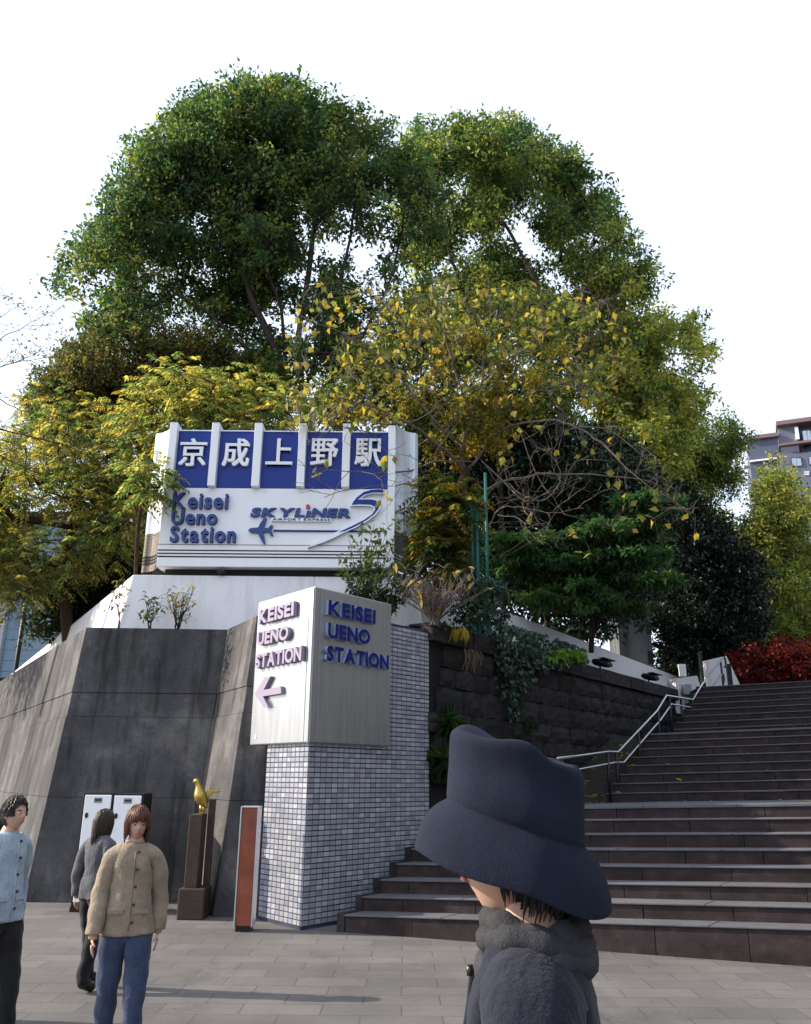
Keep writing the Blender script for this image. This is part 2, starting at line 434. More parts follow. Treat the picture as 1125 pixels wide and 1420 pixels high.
# ---- stairs ----
ST = Vector((.94, -.342, 0)).normalized()                  # along a step, rightwards
E0 = atz(842, 1113, 1.65 - .40); E0 = at(842, 1113, 14.9); LZ = E0.z
TILT = .030; RISE, GO = .155, .33
UP = SDIR
stairs = empty('stairs', E0, kind='structure')
srr = random.Random(3)
def step(P, z0, z1, depth, width, left=0):
    P = P - ST * left; width += left
    o = empty('step', (P.x, P.y, z0), kind='structure'); o.parent = stairs; o.matrix_parent_inverse = stairs.matrix_basis.inverted()
    def pt(s, d, z): v = P + ST * s + UP * d; return Vector((v.x, v.y, z + TILT * (s - left)))
    def slab(m_, s0, s1, d0, d1, za, zb):
        A = [pt(s0, d0, za), pt(s1, d0, za), pt(s1, d1, za), pt(s0, d1, za)]; B = [pt(s0, d0, zb), pt(s1, d0, zb), pt(s1, d1, zb), pt(s0, d1, zb)]
        m_.add(A + B, [(3, 2, 1, 0), (4, 5, 6, 7), (0, 1, 5, 4), (1, 2, 6, 5), (2, 3, 7, 6), (3, 0, 4, 7)])
    rm, tm = MB(), MB(); s = 0; off = srr.uniform(.3, .9)
    while s < width:
        e = min(width, s + (off if s == 0 else srr.uniform(.8, .95)))
        j = srr.uniform(-.004, .004)
        slab(rm, s + .004, e - .004, .012 + j, (.30), z0 - (.02 if z0 > .2 else .32), z1 - (.038 if depth > 1 else .022)); s = e
    s = 0
    while s < width:
        e = min(width, s + srr.uniform(1.1, 1.4)); slab(tm, s + .003, e - .003, -.012, depth, z1 - (.036 if depth > 1 else .02), z1 + srr.uniform(-.002, .002)); s = e
    sm = MB(); slab(sm, -.09, -.002, .0, depth - .02 if depth > 1 else GO - .001, z0 - 1.6, z1 + .012); sm.build('side_kerb', M['coping'], o)
    rm.build('riser', M['riser'], o); tm.build('tread', M['tread'] if depth > 1 else M['nosing'], o, bevel=.006)
z = LZ; P = E0.copy(); W_ = 9.5
for f in range(2):
    for k in range(8):
        last = k == 7
        step(P, z, z + RISE, 1.5 if (last and f == 0) else (GO + .02), W_)
        z += RISE; P = P + UP * (1.5 if (last and f == 0) else GO)
TOPZ = z; TOPP = P.copy()
# landing and lower flight
LAND = 3.6
P = E0 - UP * LAND; z = LZ
step(P, z - RISE, z, LAND + .02, W_, .75)
for k in range(7):
    z -= RISE; P = P - UP * GO
    step(P, z - RISE, z, GO + .02, W_, .75)
# path at the top of the stairs and the planted strip between stairs and wall
tp = TOPP - UP * .3; sheet('upper_path', [tp + Z * (TOPZ - tp.z - .01) - ST * .05, tp + ST * 12 + Z * (TOPZ - tp.z + .25), Vector((70, 60, TOPZ + .25)), Vector((15, 75, TOPZ)), ], M['paving'])
def strip():
    m_ = MB(); n = 24
    for i in range(n + 1):
        t = i / n * 10.4 - 1.5
        p = E0 + UP * t; z = LZ + .02 + max(0, min(8 * RISE, t / GO * RISE)) + max(0, min(8 * RISE, (t - 7 * GO - 1.5) / GO * RISE)) * (t > 7 * GO + 1.5) * .12 - .10 * (t > 0)
        d = (p - S0).dot(SN); l = p - SN * (d - .02) 
        m_.v += [(p.x - ST.x * .02, p.y, z - .02), (p.x, p.y, z - 3), (l.x, l.y, z + .06)]
    for i in range(n):
        a = i * 3; m_.f += [(a, a + 3, a + 5, a + 2), (a + 1, a + 4, a + 3, a)]; m_.m += [0, 0]
    tag(m_.build('planted_strip', M['soil']), kind='structure')
strip()

# ---- handrail ----
hr = empty('handrail', E0, 'double steel tube handrail on dark posts climbing the left edge of the stairs', 'handrail')
RN = Vector((UP.y, -UP.x, 0)); RP = E0 + ST * .06
def rl(x, y): return on_plane(x, y, RP, RN)
top = [(772, 1052), (800, 1048.5), (843, 1042.5), (857, 1043), (911, 986), (924, 964.5), (961, 970.5), (973, 950), (1003, 912)]
low = [(772, 1071), (806, 1066.5), (853, 1057.5), (865, 1057.5), (917, 997), (931, 976.5), (969, 983), (981, 963), (1001, 935)]
MB().tube([rl(*p) for p in top], .021, 10).build('rail', M['rail'], hr, True)
MB().tube([rl(*p) for p in low], .019, 10).build('rail', M['rail'], hr, True)
def poly_y(pl, x):
    for (xa, ya), (xb, yb) in zip(pl, pl[1:]):
        if xa <= x <= xb: return ya + (yb - ya) * (x - xa) / (xb - xa)
    return pl[-1][1]
for x, yb in ((780, 1125), (844, 1113), (856, 1111), (886.5, 1073), (913.5, 1040), (929.5, 1019), (945.5, 1017), (961, 1016), (979, 1006), (1001, 985)):
    yt = poly_y(top, x - 1.5); a = rl(x - 1.5, yt); b = Vector((a.x, a.y, rl(x, yb).z - .03))
    MB().tube([b, a - Z * .01], .028, 8).build('post', M['post'], hr, True)
a = rl(1003, 912); b = rl(1001, 935)
MB().tube([a, a + UP * .12 + Z * .03, a + UP * .2 - Z * .06, a + UP * .17 - Z * .2, a + UP * .04 - Z * .24], .024, 8).build('rail_end', M['post'], hr, True)
MB().tube([b, b + UP * .12 + Z * .02, b + UP * .2 - Z * .08, b + UP * .1 - Z * .2], .024, 8).build('rail_end', M['post'], hr, True)
a = rl(1010, 922); MB().cbox((a.x, a.y, a.z - .48), .10, .10, 1.0).build('end_post', M['post'], hr)

# ---- white end walls, hut and lamps at the top of the stone wall ----
def slab_at(name, pts, Y, th, m, label, cat, yaw=0):
    n = Vector((math.sin(R(yaw)), -math.cos(R(yaw)), 0)); P = at(pts[0][0], pts[0][1], Y)
    e = MB().prism([on_plane(x, y, P, n) for x, y in pts], -n * th).build(name, m, None, bevel=.01); return tag(e, label, cat)
slab_at('end_wall', [(979.5, 916), (1007.5, 909.5), (1032, 961), (1030, 985), (980, 990)], 23.2, .25, M['white_wall'], 'white slanting end wall behind the top of the handrail', 'wall', 10)
slab_at('end_block', [(937, 941), (967, 937), (978, 972), (976, 990), (937, 990)], 21.3, .5, M['white_wall'], 'low white block ending the parapet beside the stairs, grey meter box on its face', 'wall', 8)
mb = empty('meter_box', at(953, 966, 21.12), 'small grey meter box fixed to the low white end block', 'box')
a, b = at(946.5, 949, 21.12), at(959, 963.5, 21.12)
MB().box((a.x, 21.06, b.z), (b.x - a.x, 0, 0), (0, .3, 0), (0, 0, a.z - b.z)).build('case', mat('grey_box', (.3, .32, .36), .5), mb, bevel=.01)
MB().box((a.x + .05, 21.7, b.z - .1), (.06, 0, 0), (0, .06, 0), (0, 0, .1)).build('conduit', M['black'], mb)
MB().box((a.x + .12, 21.7, b.z - .1), (.04, 0, 0), (0, .06, 0), (0, 0, .1)).build('conduit', M['black'], mb)
npo = empty('notice_plate', at(948, 938, 23.6), 'small blank white notice plate on a post behind the parapet end', 'sign')
a, b = at(941, 921, 23.6), at(952.5, 938, 23.6)
MB().box((a.x, 23.6, b.z), (b.x - a.x, 0, 0), (0, .04, 0), (0, 0, a.z - b.z)).build('plate', M['white'], npo, bevel=.005)
MB().tube([((a.x + b.x) / 2, 23.66, b.z - 1.5), ((a.x + b.x) / 2, 23.66, a.z)], .025).build('post', M['post'], npo)
gp = empty('gate_post', at(978, 985, 22.9), 'dark square stone post standing between the white end block and end wall', 'post')
a, b = at(971, 906, 22.9), at(982, 990, 22.9)
MB().box((a.x, 22.9, b.z - .2), (b.x - a.x, 0, 0), (0, .2, 0), (0, 0, a.z - b.z + .2)).build('shaft', mat('post_stone', (.05, .055, .045), .9), gp, bevel=.012)
MB().box((a.x - .015, 22.885, a.z), (b.x - a.x + .03, 0, 0), (0, .23, 0), (0, 0, .05)).build('cap', mat('post_cap', (.06, .065, .055), .9), gp, bevel=.01)
# utility hut behind the parapet
hut = empty('utility_hut', at(886, 930, 25.5), 'grey concrete utility hut with two dark window slots behind the parapet', 'hut')
hm = concrete('hut_concrete', (.09, .095, .10), (.13, .138, .145), (.2, .205, .21), .6)
a = at(857, 868, 25.2); c = at(900, 856, 25.2); e = at(914, 930, 26)
zt_ = c.z + .35; zb_ = e.z - .6
MB().box((a.x, 25.2, zb_), (c.x - a.x, 0, 0), (.25, 2.2, 0), (0, 0, zt_ - zb_)).build('wall', hm, hut, bevel=.01)
MB().box((c.x + .004, 25.25, zb_), (.26, .75, 0), (-.2, .8, 0), (0, 0, zt_ - zb_ - .06)).build('corner_pier', hm, hut, bevel=.01)
MB().box((a.x - .12, 25.06, zt_), (c.x - a.x + .5, 0, 0), (.25, 2.4, 0), (0, 0, .12)).build('roof', hm, hut, bevel=.01)
for (xa, ya, xb, yb) in ((896, 862, 904, 879), (898, 903, 907, 921)):
    p0, p1 = at(xa, ya, 25.2), at(xb, yb, 25.2)
    fr = MB().box((p0.x, 25.17, p1.z), (p1.x - p0.x, 0, 0), (0, .028, 0), (0, 0, p0.z - p1.z)).build('window', M['black'], hut)
    for k in range(3):
        xx = p0.x + (p1.x - p0.x) * (k + .5) / 3; MB().box((xx - .008, 25.15, p1.z), (.016, 0, 0), (0, .018, 0), (0, 0, p0.z - p1.z)).build('bar', M['post'], fr)
# floodlights on the coping
def flood(x, y, label):
    Y = 0; 
    P = S0 + SN * .05; p = on_plane(x, y, P + Z * 0, SN)
    fl = empty('floodlight', (p.x, p.y, SH), label, 'lamp', 'floodlights along the stone wall coping')
    q_ = p - SN * .1; q_.z = SH
    MB().tube([q_, q_ + Z * .09], .02, 8).build('bracket', M['black'], fl)
    MB().tube([q_ + Z * .09 - SDIR * .16, q_ + Z * .10, q_ + Z * .09 + SDIR * .16], .014, 6).build('yoke', M['black'], fl)
    c_ = q_ + Z * .14
    hd = MB(); f_ = SN * 1; u_ = SDIR
    ring = lambda d, r_, h: [c_ + f_ * d + u_ * (r_ * math.cos(t_)) + Z * (h * math.sin(t_) - d * .18) for t_ in [2 * math.pi * i / 14 for i in range(14)]]
    rg = [ring(-.16, .05, .03), ring(-.1, .17, .07), ring(.12, .27, .085), ring(.17, .29, .07)]
    for r_ in rg: hd.v += [tuple(v) for v in r_]
    for i in range(3):
        for j in range(14): hd.f.append((i * 14 + j, i * 14 + (j + 1) % 14, (i + 1) * 14 + (j + 1) % 14, (i + 1) * 14 + j)); hd.m.append(0)
    hd.f += [tuple(range(14))[::-1], tuple(range(42, 56))]; hd.m += [0, 0]
    hd.build('lamp_head', M['black'], fl, True)
    MB().box(c_ - u_ * .34 + f_ * .1 + Z * .05, u_ * .68, f_ * .14, Z * .012).build('visor', M['black'], fl)
flood(838, 916, 'black floodlight on the coping, nearest the bright green creeper')
flood(905, 939, 'black floodlight on the coping, farther one near the grey hut')

# ---- added unseen block right of the stairs: shades them, darkens the steel sign ----
ob_ = empty('unseen_block', (22, 0, 0), 'added dark building, out of view right of the stairs, shading that side', 'building')
dk = paint('dark_grey_render', (.055, .06, .07), .4)
MB().box((14.6, -22, 0), (16, 0, 0), (0, 41, 0), (0, 0, 15)).build('wall', dk, ob_)
MB().box((14.4, -22.2, 15.002), (16.4, 0, 0), (0, 41.4, 0), (0, 0, .5)).build('roof', M['post'], ob_)
wm_ = MB().box((0, 0, 0), (.03, 0, 0), (0, 1.6, 0), (0, 0, 1.4)).mesh('window', M['black'])
for i in range(12):
    for k in range(4):
        o = link('window', wm_, ob_); o.location = (14.59, -20 + i * 3.3, 2.5 + k * 3.5)
# ================================================================== SIGNS AND PILLAR
_gl = {}
def glyph(ch, bold):
    k = (ch, bold)
    if k in _gl: return _gl[k]
    cu = bpy.data.curves.new('g', 'FONT'); cu.body = ch; cu.extrude = .5; cu.offset = bold; cu.resolution_u = 4
    o = bpy.data.objects.new('g', cu); COL.objects.link(o)
    dg = bpy.context.evaluated_depsgraph_get(); me = bpy.data.meshes.new_from_object(o.evaluated_get(dg))
    V = np.array([v.co[:] for v in me.vertices]); F = [tuple(p.vertices) for p in me.polygons]
    bpy.data.objects.remove(o); bpy.data.curves.remove(cu); bpy.data.meshes.remove(me)
    _gl[k] = (V, F); return _gl[k]
def word(txt, O, U, V, Nn, w, h, depth, m, parent, bold=.02, gap=.09, shear=0, name='letter', side=None, heavy=0):
    """letters standing on a plane: O lower left, U along, V up, Nn outwards; w x h metres"""
    capH = max(glyph(c, bold)[0][:, 1].max() for c in txt if c != ' ') ; x = 0; items = []
    for c in txt:
        if c == ' ': x += .3; continue
        G, F = glyph(c, bold); items.append((c, G, F, x - G[:, 0].min())); x += G[:, 0].max() - G[:, 0].min() + gap
    tot = x - gap
    for c, G, F, dx in items:
        P = []
        for gx, gy, gz in G:
            yy = gy / capH * h; xx = (gx + dx) / tot * w + shear * yy
            P.append(O + U * xx + V * yy + Nn * (.004 + (gz + .5) * depth))
        mb_ = MB()
        if heavy:
            for q_i, (ox, oy) in enumerate(((0, 0), (1, .6), (-1, -.6), (1, -.6), (-1, .6), (.5, 0), (-.5, 0))):
                mb_.add([p + U * ox * heavy + V * oy * heavy + Nn * .0006 * q_i for p in P], F)
            mb_.build(name, m, parent); continue
        if side is not None:
            mb_.v = [tuple(p) for p in P]
            zs = G[:, 2]
            for f in F:
                mb_.f.append(f); mb_.m.append(0 if all(zs[i] > .45 for i in f) else 1)
            o = mb_.build(name, [m, side], parent)
        else: o = mb_.add(P, F).build(name, m, parent)

# ---- big station sign on the parapet ----
SP = Vector((0, 13.42, 0)); SNn = Vector((0, -1, 0))
def sp(x, y, out=0): p = on_plane(x, y, SP, SNn); return p + SNn * out
bl, br = sp(216.5, 787), sp(547, 786); ZB = (bl.z + br.z) / 2; ZM = sp(390, 677.5).z; ZT = sp(390, 590).z
XL, XR = bl.x, br.x
sign = empty('station_sign', (0, 13.9, HP), 'large white and blue station name sign standing on the white parapet', 'sign')
X6 = sp(538, 640).x
m_ = MB(); m_.box((XL, 13.42, ZB), (X6 - XL, 0, 0), (0, .5, 0), (0, 0, ZM - ZB)); m_.build('lower_panel', M['white'], sign, bevel=.006)
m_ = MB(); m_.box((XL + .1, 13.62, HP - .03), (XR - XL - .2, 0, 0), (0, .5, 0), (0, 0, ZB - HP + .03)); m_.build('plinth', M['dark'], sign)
# white posts
cols = [(234.5, 245), (293, 303.3), (352.6, 363.4), (414, 424.6), (475.4, 486), (538.5, 548.5)]
for i, (xa, xb) in enumerate(cols):
    A, B = sp(xa, 634).x, sp(xb, 634).x
    zb = ZM + .002 if i < 5 else ZB
    MB().box((A, 13.30 if i < 5 else 13.36, zb), (B - A, 0, 0), (0, .3, 0), (0, 0, ZT - zb)).build('post', M['white'], sign, bevel=.006)
    MB().box((A - .01, 13.29 if i < 5 else 13.35, ZT), (B - A + .02, 0, 0), (0, .32, 0), (0, 0, .02)).build('post_cap', M['dark'], sign)
ZBT = sp(390, 599.5).z
kan = ['京', '成', '上', '野', '駅']; kb = [(249.4, 288.3), (309.4, 347.4), (369.6, 407), (431.6, 469), (492.6, 529.5)]
for i in range(5):
    A = sp(cols[i][1], 634).x; B = sp(cols[i + 1][0], 634).x
    MB().box((A + .001, 13.42, ZM + .002), (B - A - .002, 0, 0), (0, .12, 0), (0, 0, ZBT - ZM)).build('blue_panel', M['blue'], sign)
    MB().box((A + .001, 13.40, ZBT + .003), (B - A - .002, 0, 0), (0, .15, 0), (0, 0, .02)).build('panel_cap', M['silver'], sign)
    a = sp(kb[i][0], 644); b = sp(kb[i][1], 610.5)
    word(kan[i], Vector((a.x, 13.42, a.z)), Vector((1, 0, 0)), Z, SNn, b.x - a.x, b.z - a.z - (.0), .06, M['white_letter'], sign, bold=0, name='character', heavy=.011)
for t, (x0, x1), (y0, y1) in (('Keisei', (240, 318.5), (685, 705.5)), ('Ueno', (238.3, 303.5), (708, 727.5)), ('Station', (236.5, 329), (731, 752))):
    a = sp(x0, y1); b = sp(x1, y0)
    word(t, a, Vector((1, 0, 0)), Z, SNn, b.x - a.x, b.z - a.z, .07, M['letter_blue'], sign, bold=.028, gap=.1, side=M['navy'])
a, b = sp(347.5, 716.8), sp(487, 706)
word('SKYLıNER', a, Vector((1, 0, 0)), Z, SNn, b.x - a.x, b.z - a.z, .045, M['letter_blue'], sign, bold=.05, gap=.075, shear=.22, side=M['navy'])
d = sp(427.5, 703.5); MB().prism([d + Vector((.035 * math.cos(t_), 0, .04 * math.sin(t_))) for t_ in [i * math.pi / 6 for i in range(12)]], SNn * .05).build('red_dot', M['red'], sign)
a, b = sp(377, 723.8), sp(460, 719.6)
MB().box(a, (b.x - a.x, 0, 0), SNn * .05, (0, 0, b.z - a.z)).build('name_bar', M['white_letter'], sign)
word('AIRPORT EXPRESS', a + SNn * .05 + Z * .012 + Vector((.02, 0, 0)), Vector((1, 0, 0)), Z, SNn, b.x - a.x - .04, b.z - a.z - .022, .004, M['navy'], sign, bold=.01, gap=.13)
pl = [(345, 736.5), (347.5, 733.5), (359, 732.5), (361.5, 727), (366, 720.5), (370.5, 719), (369.5, 724), (366.5, 733), (372.5, 733.3), (376.5, 728.5), (379, 729.5), (377, 736), (379.5, 743.5), (376.5, 744), (373, 738.5), (365.5, 739), (367.5, 747), (368.5, 755.5), (365.5, 754), (361.5, 747), (358.5, 740), (349, 739.5)]
MB().prism([sp(*p) for p in pl], SNn * .05).build('aeroplane_emblem', M['letter_blue'], sign)
a, b = sp(379.8, 737.2), sp(529, 736.6); MB().box(a, (b.x - a.x, 0, 0), SNn * .03, (0, 0, b.z - a.z)).build('line_strip', M['navy'], sign)
sw = [(992, 54), (960, 48), (905, 50), (850, 66), (800, 104), (775, 138), (764, 163), (830, 161), (895, 163), (918, 172), (924, 186), (905, 214), (850, 252), (770, 292), (700, 324), (630, 356), (560, 392), (475, 444), (570, 414), (650, 380), (720, 344), (800, 310), (880, 266), (935, 224), (962, 190), (972, 163), (962, 136), (940, 120), (905, 112), (835, 112), (870, 90), (920, 78), (992, 80)]
q_ = [sp(330 + x / 4.891, 670 + y / 4.891) for x, y in sw]
cx = sum((p for p in q_), Vector()) / len(q_)
MB().prism(q_, SNn * .07).build('swoosh_emblem', [M['silver']], sign)
sb = [(985, 57), (955, 52), (908, 55), (856, 70), (808, 107), (784, 138), (775, 155), (830, 152), (900, 154), (930, 168), (933, 188), (912, 220), (858, 258), (775, 300), (690, 340), (725, 334), (800, 300), (876, 257), (927, 218), (953, 186), (962, 163), (954, 141), (936, 127), (905, 120), (812, 120), (860, 86), (920, 71), (985, 73)]
MB().prism([sp(330 + x / 4.891, 670 + y / 4.891, .07) for x, y in sb], SNn * .012).build('swoosh_face', M['blue'], sign)
for y0, y1 in ((755.7, 756.3), (763.2, 764.8), (767.7, 769.3), (772, 773.8)):
    a, b = sp(380, y1), sp(380, y0); MB().box((XL + .0, 13.414, a.z), (X6 - XL - .003, 0, 0), (0, .005, 0), (0, 0, b.z - a.z)).build('stripe', M['dark'], sign)
# wings
perf = mat('perforated_brown_sheet', (.13, .105, .09), .5, .2)
v_ = N(perf, 'ShaderNodeTexVoronoi'); v_.inputs['Scale'].default_value = 17; v_.inputs['Randomness'].default_value = 0; L(perf, coords(perf), v_.inputs['Vector'])
base(perf, ramp(perf, v_.outputs['Distance'], [(.28, (.02, .018, .016)), (.36, (.15, .12, .10))]))
def wing(xn, xf, side):
    fy = 14.0; nx_ = XL + .012 if side < 0 else XR - .012
    far_t, far_b = at(xf[0], 603, fy), at(xf[1], 786, fy); fx = (far_t.x + far_b.x) / 2
    zt2 = at(xf[0], 602.5, fy).z; zsplit = sp(0, 0).z
    zs = at(xf[1], 742 if side > 0 else 738, 13.8).z
    steps = 8; up_, lo_ = MB(), MB()
    prof = []
    for i in range(steps + 1):
        s = i / steps; x = nx_ + (fx - nx_) * s; y = 13.5 + (fy - 13.5) * s + .12 * math.sin(math.pi * min(1, s * 1.15)) ; prof.append((x, y))
    back = [(x, y + .05) for x, y in prof][::-1]
    out = [Vector((x, y, 0)) for x, y in prof + back]
    def ex(mb_, z0, z1): mb_.prism([p + Z * z0 for p in out], Z * (z1 - z0))
    ex(up_, zs + .006, zt2); o = up_.build('wing_panel', M['steel_pale'], sign)
    for zz in (sp(390, 677).z, sp(390, 700).z): pass
    ex(lo_, ZB + .02, zs); lo_.build('wing_grille', perf, sign)
    for y0 in (764, 768.5, 773):
        zc = sp(390, y0).z; st = MB(); o2 = [Vector((x, y - .012, 0)) for x, y in prof] + [Vector((x, y + .0, 0)) for x, y in prof][::-1]
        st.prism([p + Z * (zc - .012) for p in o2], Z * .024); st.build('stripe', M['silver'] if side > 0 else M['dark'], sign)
    return nx_, fx
wing(None, (214.5, 199), -1); wing(None, (580.5, 578.5), 1)
m_ = MB(); m_.box((XL + .05, 13.93, ZB), (XR - XL - .1, 0, 0), (0, .1, 0), (0, 0, ZT - ZB - .35)); m_.build('back_panel', M['steel_pale'], sign)
for xx in (-3.6, -2.2, -.8):
    MB().tube([(xx, 14.9, HP - .45), (xx, 14.05, ZM)], .04, 6).build('brace', M['post'], sign)
nb = empty('roof_spotlight', sp(306, 791), 'tiny rusty light fitting in the gap beneath the station sign', 'lamp')
a = sp(306, 792); MB().cbox((a.x, 13.46, a.z), .12, .1, .06).build('body', M['riser'], nb, bevel=.01); MB().tube([(a.x, 13.46, a.z), (a.x, 13.46, HP - .01)], .015, 6).build('stem', M['post'], nb)

# ---- direction sign box on a tiled pillar ----
C0 = at(437, 813, 10.35); ZT_ = C0.z
LA = hdir(-40); RB = hdir(41)
nL = Vector((-LA.y, LA.x, 0)); nL = nL if nL.y < 0 else -nL; nR = Vector((-RB.y, RB.x, 0)); nR = nR if nR.y < 0 else -nR
def fl(x, y, out=0): return on_plane(x, y, C0, nL) + nL * out
def fr_(x, y, out=0): return on_plane(x, y, C0, nR) + nR * out
WL = (fl(353.5, 935) - C0).dot(LA); WR = (fr_(541.5, 935) - C0).dot(RB)
ZB_ = at(430.5, 1030, 10.35).z
box = empty('direction_sign', (C0.x, C0.y, ZB_), 'boxy stainless steel direction sign with raised letters and an arrow on the tiled pillar', 'sign')
m_ = MB(); c = Vector((C0.x, C0.y, ZB_)); m_.prism([c, c + LA * WL, c + LA * WL + RB * WR, c + RB * WR], Z * (ZT_ - ZB_)); m_.build('casing', M['steel'], box, bevel=.008)
H_ = ZT_ - ZB_
for (A, n, W2) in ((LA, nL, WL), (RB, nR, WR)):
    # sheet panel proud of the casing, leaving edge trims
    e = .10; m_ = MB(); p = Vector((C0.x, C0.y, ZB_ + .012)) + A * e + n * .0005
    m_.box(p, A * (W2 - 2 * e), n * .012, Z * (H_ - .024)); m_.build('face_panel', M['steel'], box, bevel=.003)
    m_ = MB(); m_.box(Vector((C0.x, C0.y, ZB_ + .012)) + A * .006 + n * .0005, A * (e - .012), n * .009, Z * (H_ - .024)); m_.build('edge_trim', M['steel'], box, bevel=.003)
    m_ = MB(); m_.box(Vector((C0.x, C0.y, ZB_ + .012)) + A * (W2 - e + .006) + n * .0005, A * (e - .012), n * .009, Z * (H_ - .024)); m_.build('edge_trim', M['steel'], box, bevel=.003)
def line_on(face, A, n, txt, pl_b, pl_t, pr, m, sd, left=False):
    f = face; a = f(*pl_b, .013); t = f(*pl_t, .013); b = f(*pr, .013)
    if left:   # reading direction runs from the far end towards the corner
        U = -A
    else: U = A
    w = (b - a).dot(U); word(txt, a, U, Z, n, w, t.z - a.z, .055, m, box, bold=.038, gap=.06, side=sd)
z2 = lambda x, y: (330 + x / 3.879, 780 + y / 3.879)
line_on(fr_, RB, nR, 'KEISEI', z2(465, 279), z2(468, 203), z2(720, 327), M['navy'], M['navy_side'])
line_on(fr_, RB, nR, 'UENO', z2(463, 402), z2(464, 324), z2(690, 440), M['navy'], M['navy_side'])
line_on(fr_, RB, nR, 'STATION', z2(457, 525), z2(460, 447), z2(790, 580), M['navy'], M['navy_side'])
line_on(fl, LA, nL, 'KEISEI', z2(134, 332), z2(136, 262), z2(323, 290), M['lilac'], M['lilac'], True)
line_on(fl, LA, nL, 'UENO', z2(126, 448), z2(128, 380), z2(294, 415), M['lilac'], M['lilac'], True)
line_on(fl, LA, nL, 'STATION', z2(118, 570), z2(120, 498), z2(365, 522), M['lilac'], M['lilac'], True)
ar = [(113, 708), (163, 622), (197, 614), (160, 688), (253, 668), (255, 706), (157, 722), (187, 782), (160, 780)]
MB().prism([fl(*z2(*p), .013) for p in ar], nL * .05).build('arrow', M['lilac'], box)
a = fl(357, 1025, .013); MB().box(a, LA * .06, nL * .004, Z * .06).build('maker_plate', M['silver'], box)

pil = empty('tiled_pillar', (C0.x, C0.y, 0), 'tiled pillar with dark joints carrying the steel direction sign', 'pillar')
pc = Vector((C0.x, C0.y, 0)) + LA * .06 + RB * .06
ZP = fr_(590, 877).z
PL_ = (fl(363.5, 1080) - pc).dot(LA); PR_ = 0
d_ = ray(595, 980); n2 = nR; hit = on_plane(595, 980, pc, nR); PR_ = (hit - pc).dot(RB)
hit2 = on_plane(590, 877, pc, nR); ZP = hit2.z
m_ = MB(); m_.prism([pc, pc + LA * PL_, pc + LA * PL_ + RB * PR_, pc + RB * PR_], Z * ZP); m_.build('core', M['grout'], pil)
def tile_face(o, A, n, w, h, tw, th, gap, seed, cols_):
    r = np.random.default_rng(seed); V = []; F = []; C = []
    nc = int(round(w / tw)); tw = w / nc; nr = int(h / th)
    for j in range(nr):
        for i in range(nc):
            if i * 1.0 / nc > -1:
                p = o + A * (i * tw + gap / 2) + Z * (h - (j + 1) * th + gap / 2); b = len(V); k = .006 + r.uniform(0, .002)
                a_, u_ = A * (tw - gap), Z * (th - gap); g_ = .004
                V += [p, p + a_, p + a_ + u_, p + u_]; i1 = A * g_; i2 = Z * g_
                V += [p + n * k + i1 + i2, p + n * k + a_ - i1 + i2, p + n * k + a_ + u_ - i1 - i2, p + n * k + u_ + i1 - i2]
                F += [(b + 4, b + 5, b + 6, b + 7), (b, b + 1, b + 5, b + 4), (b + 1, b + 2, b + 6, b + 5), (b + 2, b + 3, b + 7, b + 6), (b + 3, b, b + 4, b + 7)]
                c = np.array(cols_[r.choice(len(cols_), p=[.5, .3, .2])]) * r.uniform(.88, 1.1); C += [(*c, 1)] * 8
    fl_ = (A.cross(Z)).dot(n) < 0
    if fl_: F = [f[::-1] for f in F]
    me = bpy.data.meshes.new('tiles'); me.from_pydata([tuple(v) for v in V], [], F); me.materials.append(M['tile'])
    at_ = me.color_attributes.new('Col', 'FLOAT_COLOR', 'POINT'); at_.data.foreach_set('color', np.array(C, dtype=np.float32).ravel())
    return tag(link('tiles', me, pil), kind='stuff')
TC = [(.31, .31, .345), (.25, .265, .305), (.39, .385, .41)]
tile_face(pc, LA, nL, PL_, ZP, .098, .06, .009, 1, TC)
tile_face(pc, RB, nR, PR_, ZP, .1, .06, .011, 2, TC)
MB().prism([q_ + Z * 0 for q_ in [pc + Z * (ZP + .001), pc + LA * PL_ + Z * (ZP + .001), pc + LA * PL_ + RB * PR_ + Z * (ZP + .001), pc + RB * PR_ + Z * (ZP + .001)]], Z * .03).build('cap', M['grout'], pil)

# ---- chain link fence on the ledge ----
fn = empty('chain_link_fence', atz(678, 872, HW), 'green chain link fence with tall green posts beside the ivy', 'fence')
FA = atz(678, 873, HW - .03); FD = hdir(-37); Fn = Vector((FD.y, -FD.x, 0))
def ff(x, y): return on_plane(x, y, FA, Fn)
ta = ff(675, 655); MB().tube([FA, Vector((FA.x, FA.y, ta.z))], .024, 8).build('post', M['green_paint'], fn, True)
tb = ff(661, 695); bz = HW - .03
MB().tube([Vector((tb.x, tb.y, bz)), tb], .026, 8).build('post', M['green_paint'], fn, True)
MB().tube([Vector((tb.x, tb.y, bz + .7)) + FD * .08 - Fn * .03, tb + FD * .08 - Fn * .03], .026, 8).build('post', M['green_paint'], fn, True)
zf = tb.z; FL_ = 1.55
MB().tube([Vector((FA.x, FA.y, zf)), Vector((FA.x, FA.y, zf)) + FD * FL_], .02, 6).build('top_rail', M['green_paint'], fn, True)
tc_ = Vector((FA.x, FA.y, 0)) + FD * FL_; MB().tube([tc_ + Z * bz, tc_ + Z * zf], .024, 8).build('post', M['green_paint'], fn, True)
wm = MB(); p_ = .075; Hh = zf - bz - .02; n_ = int((FL_ + Hh) / p_)
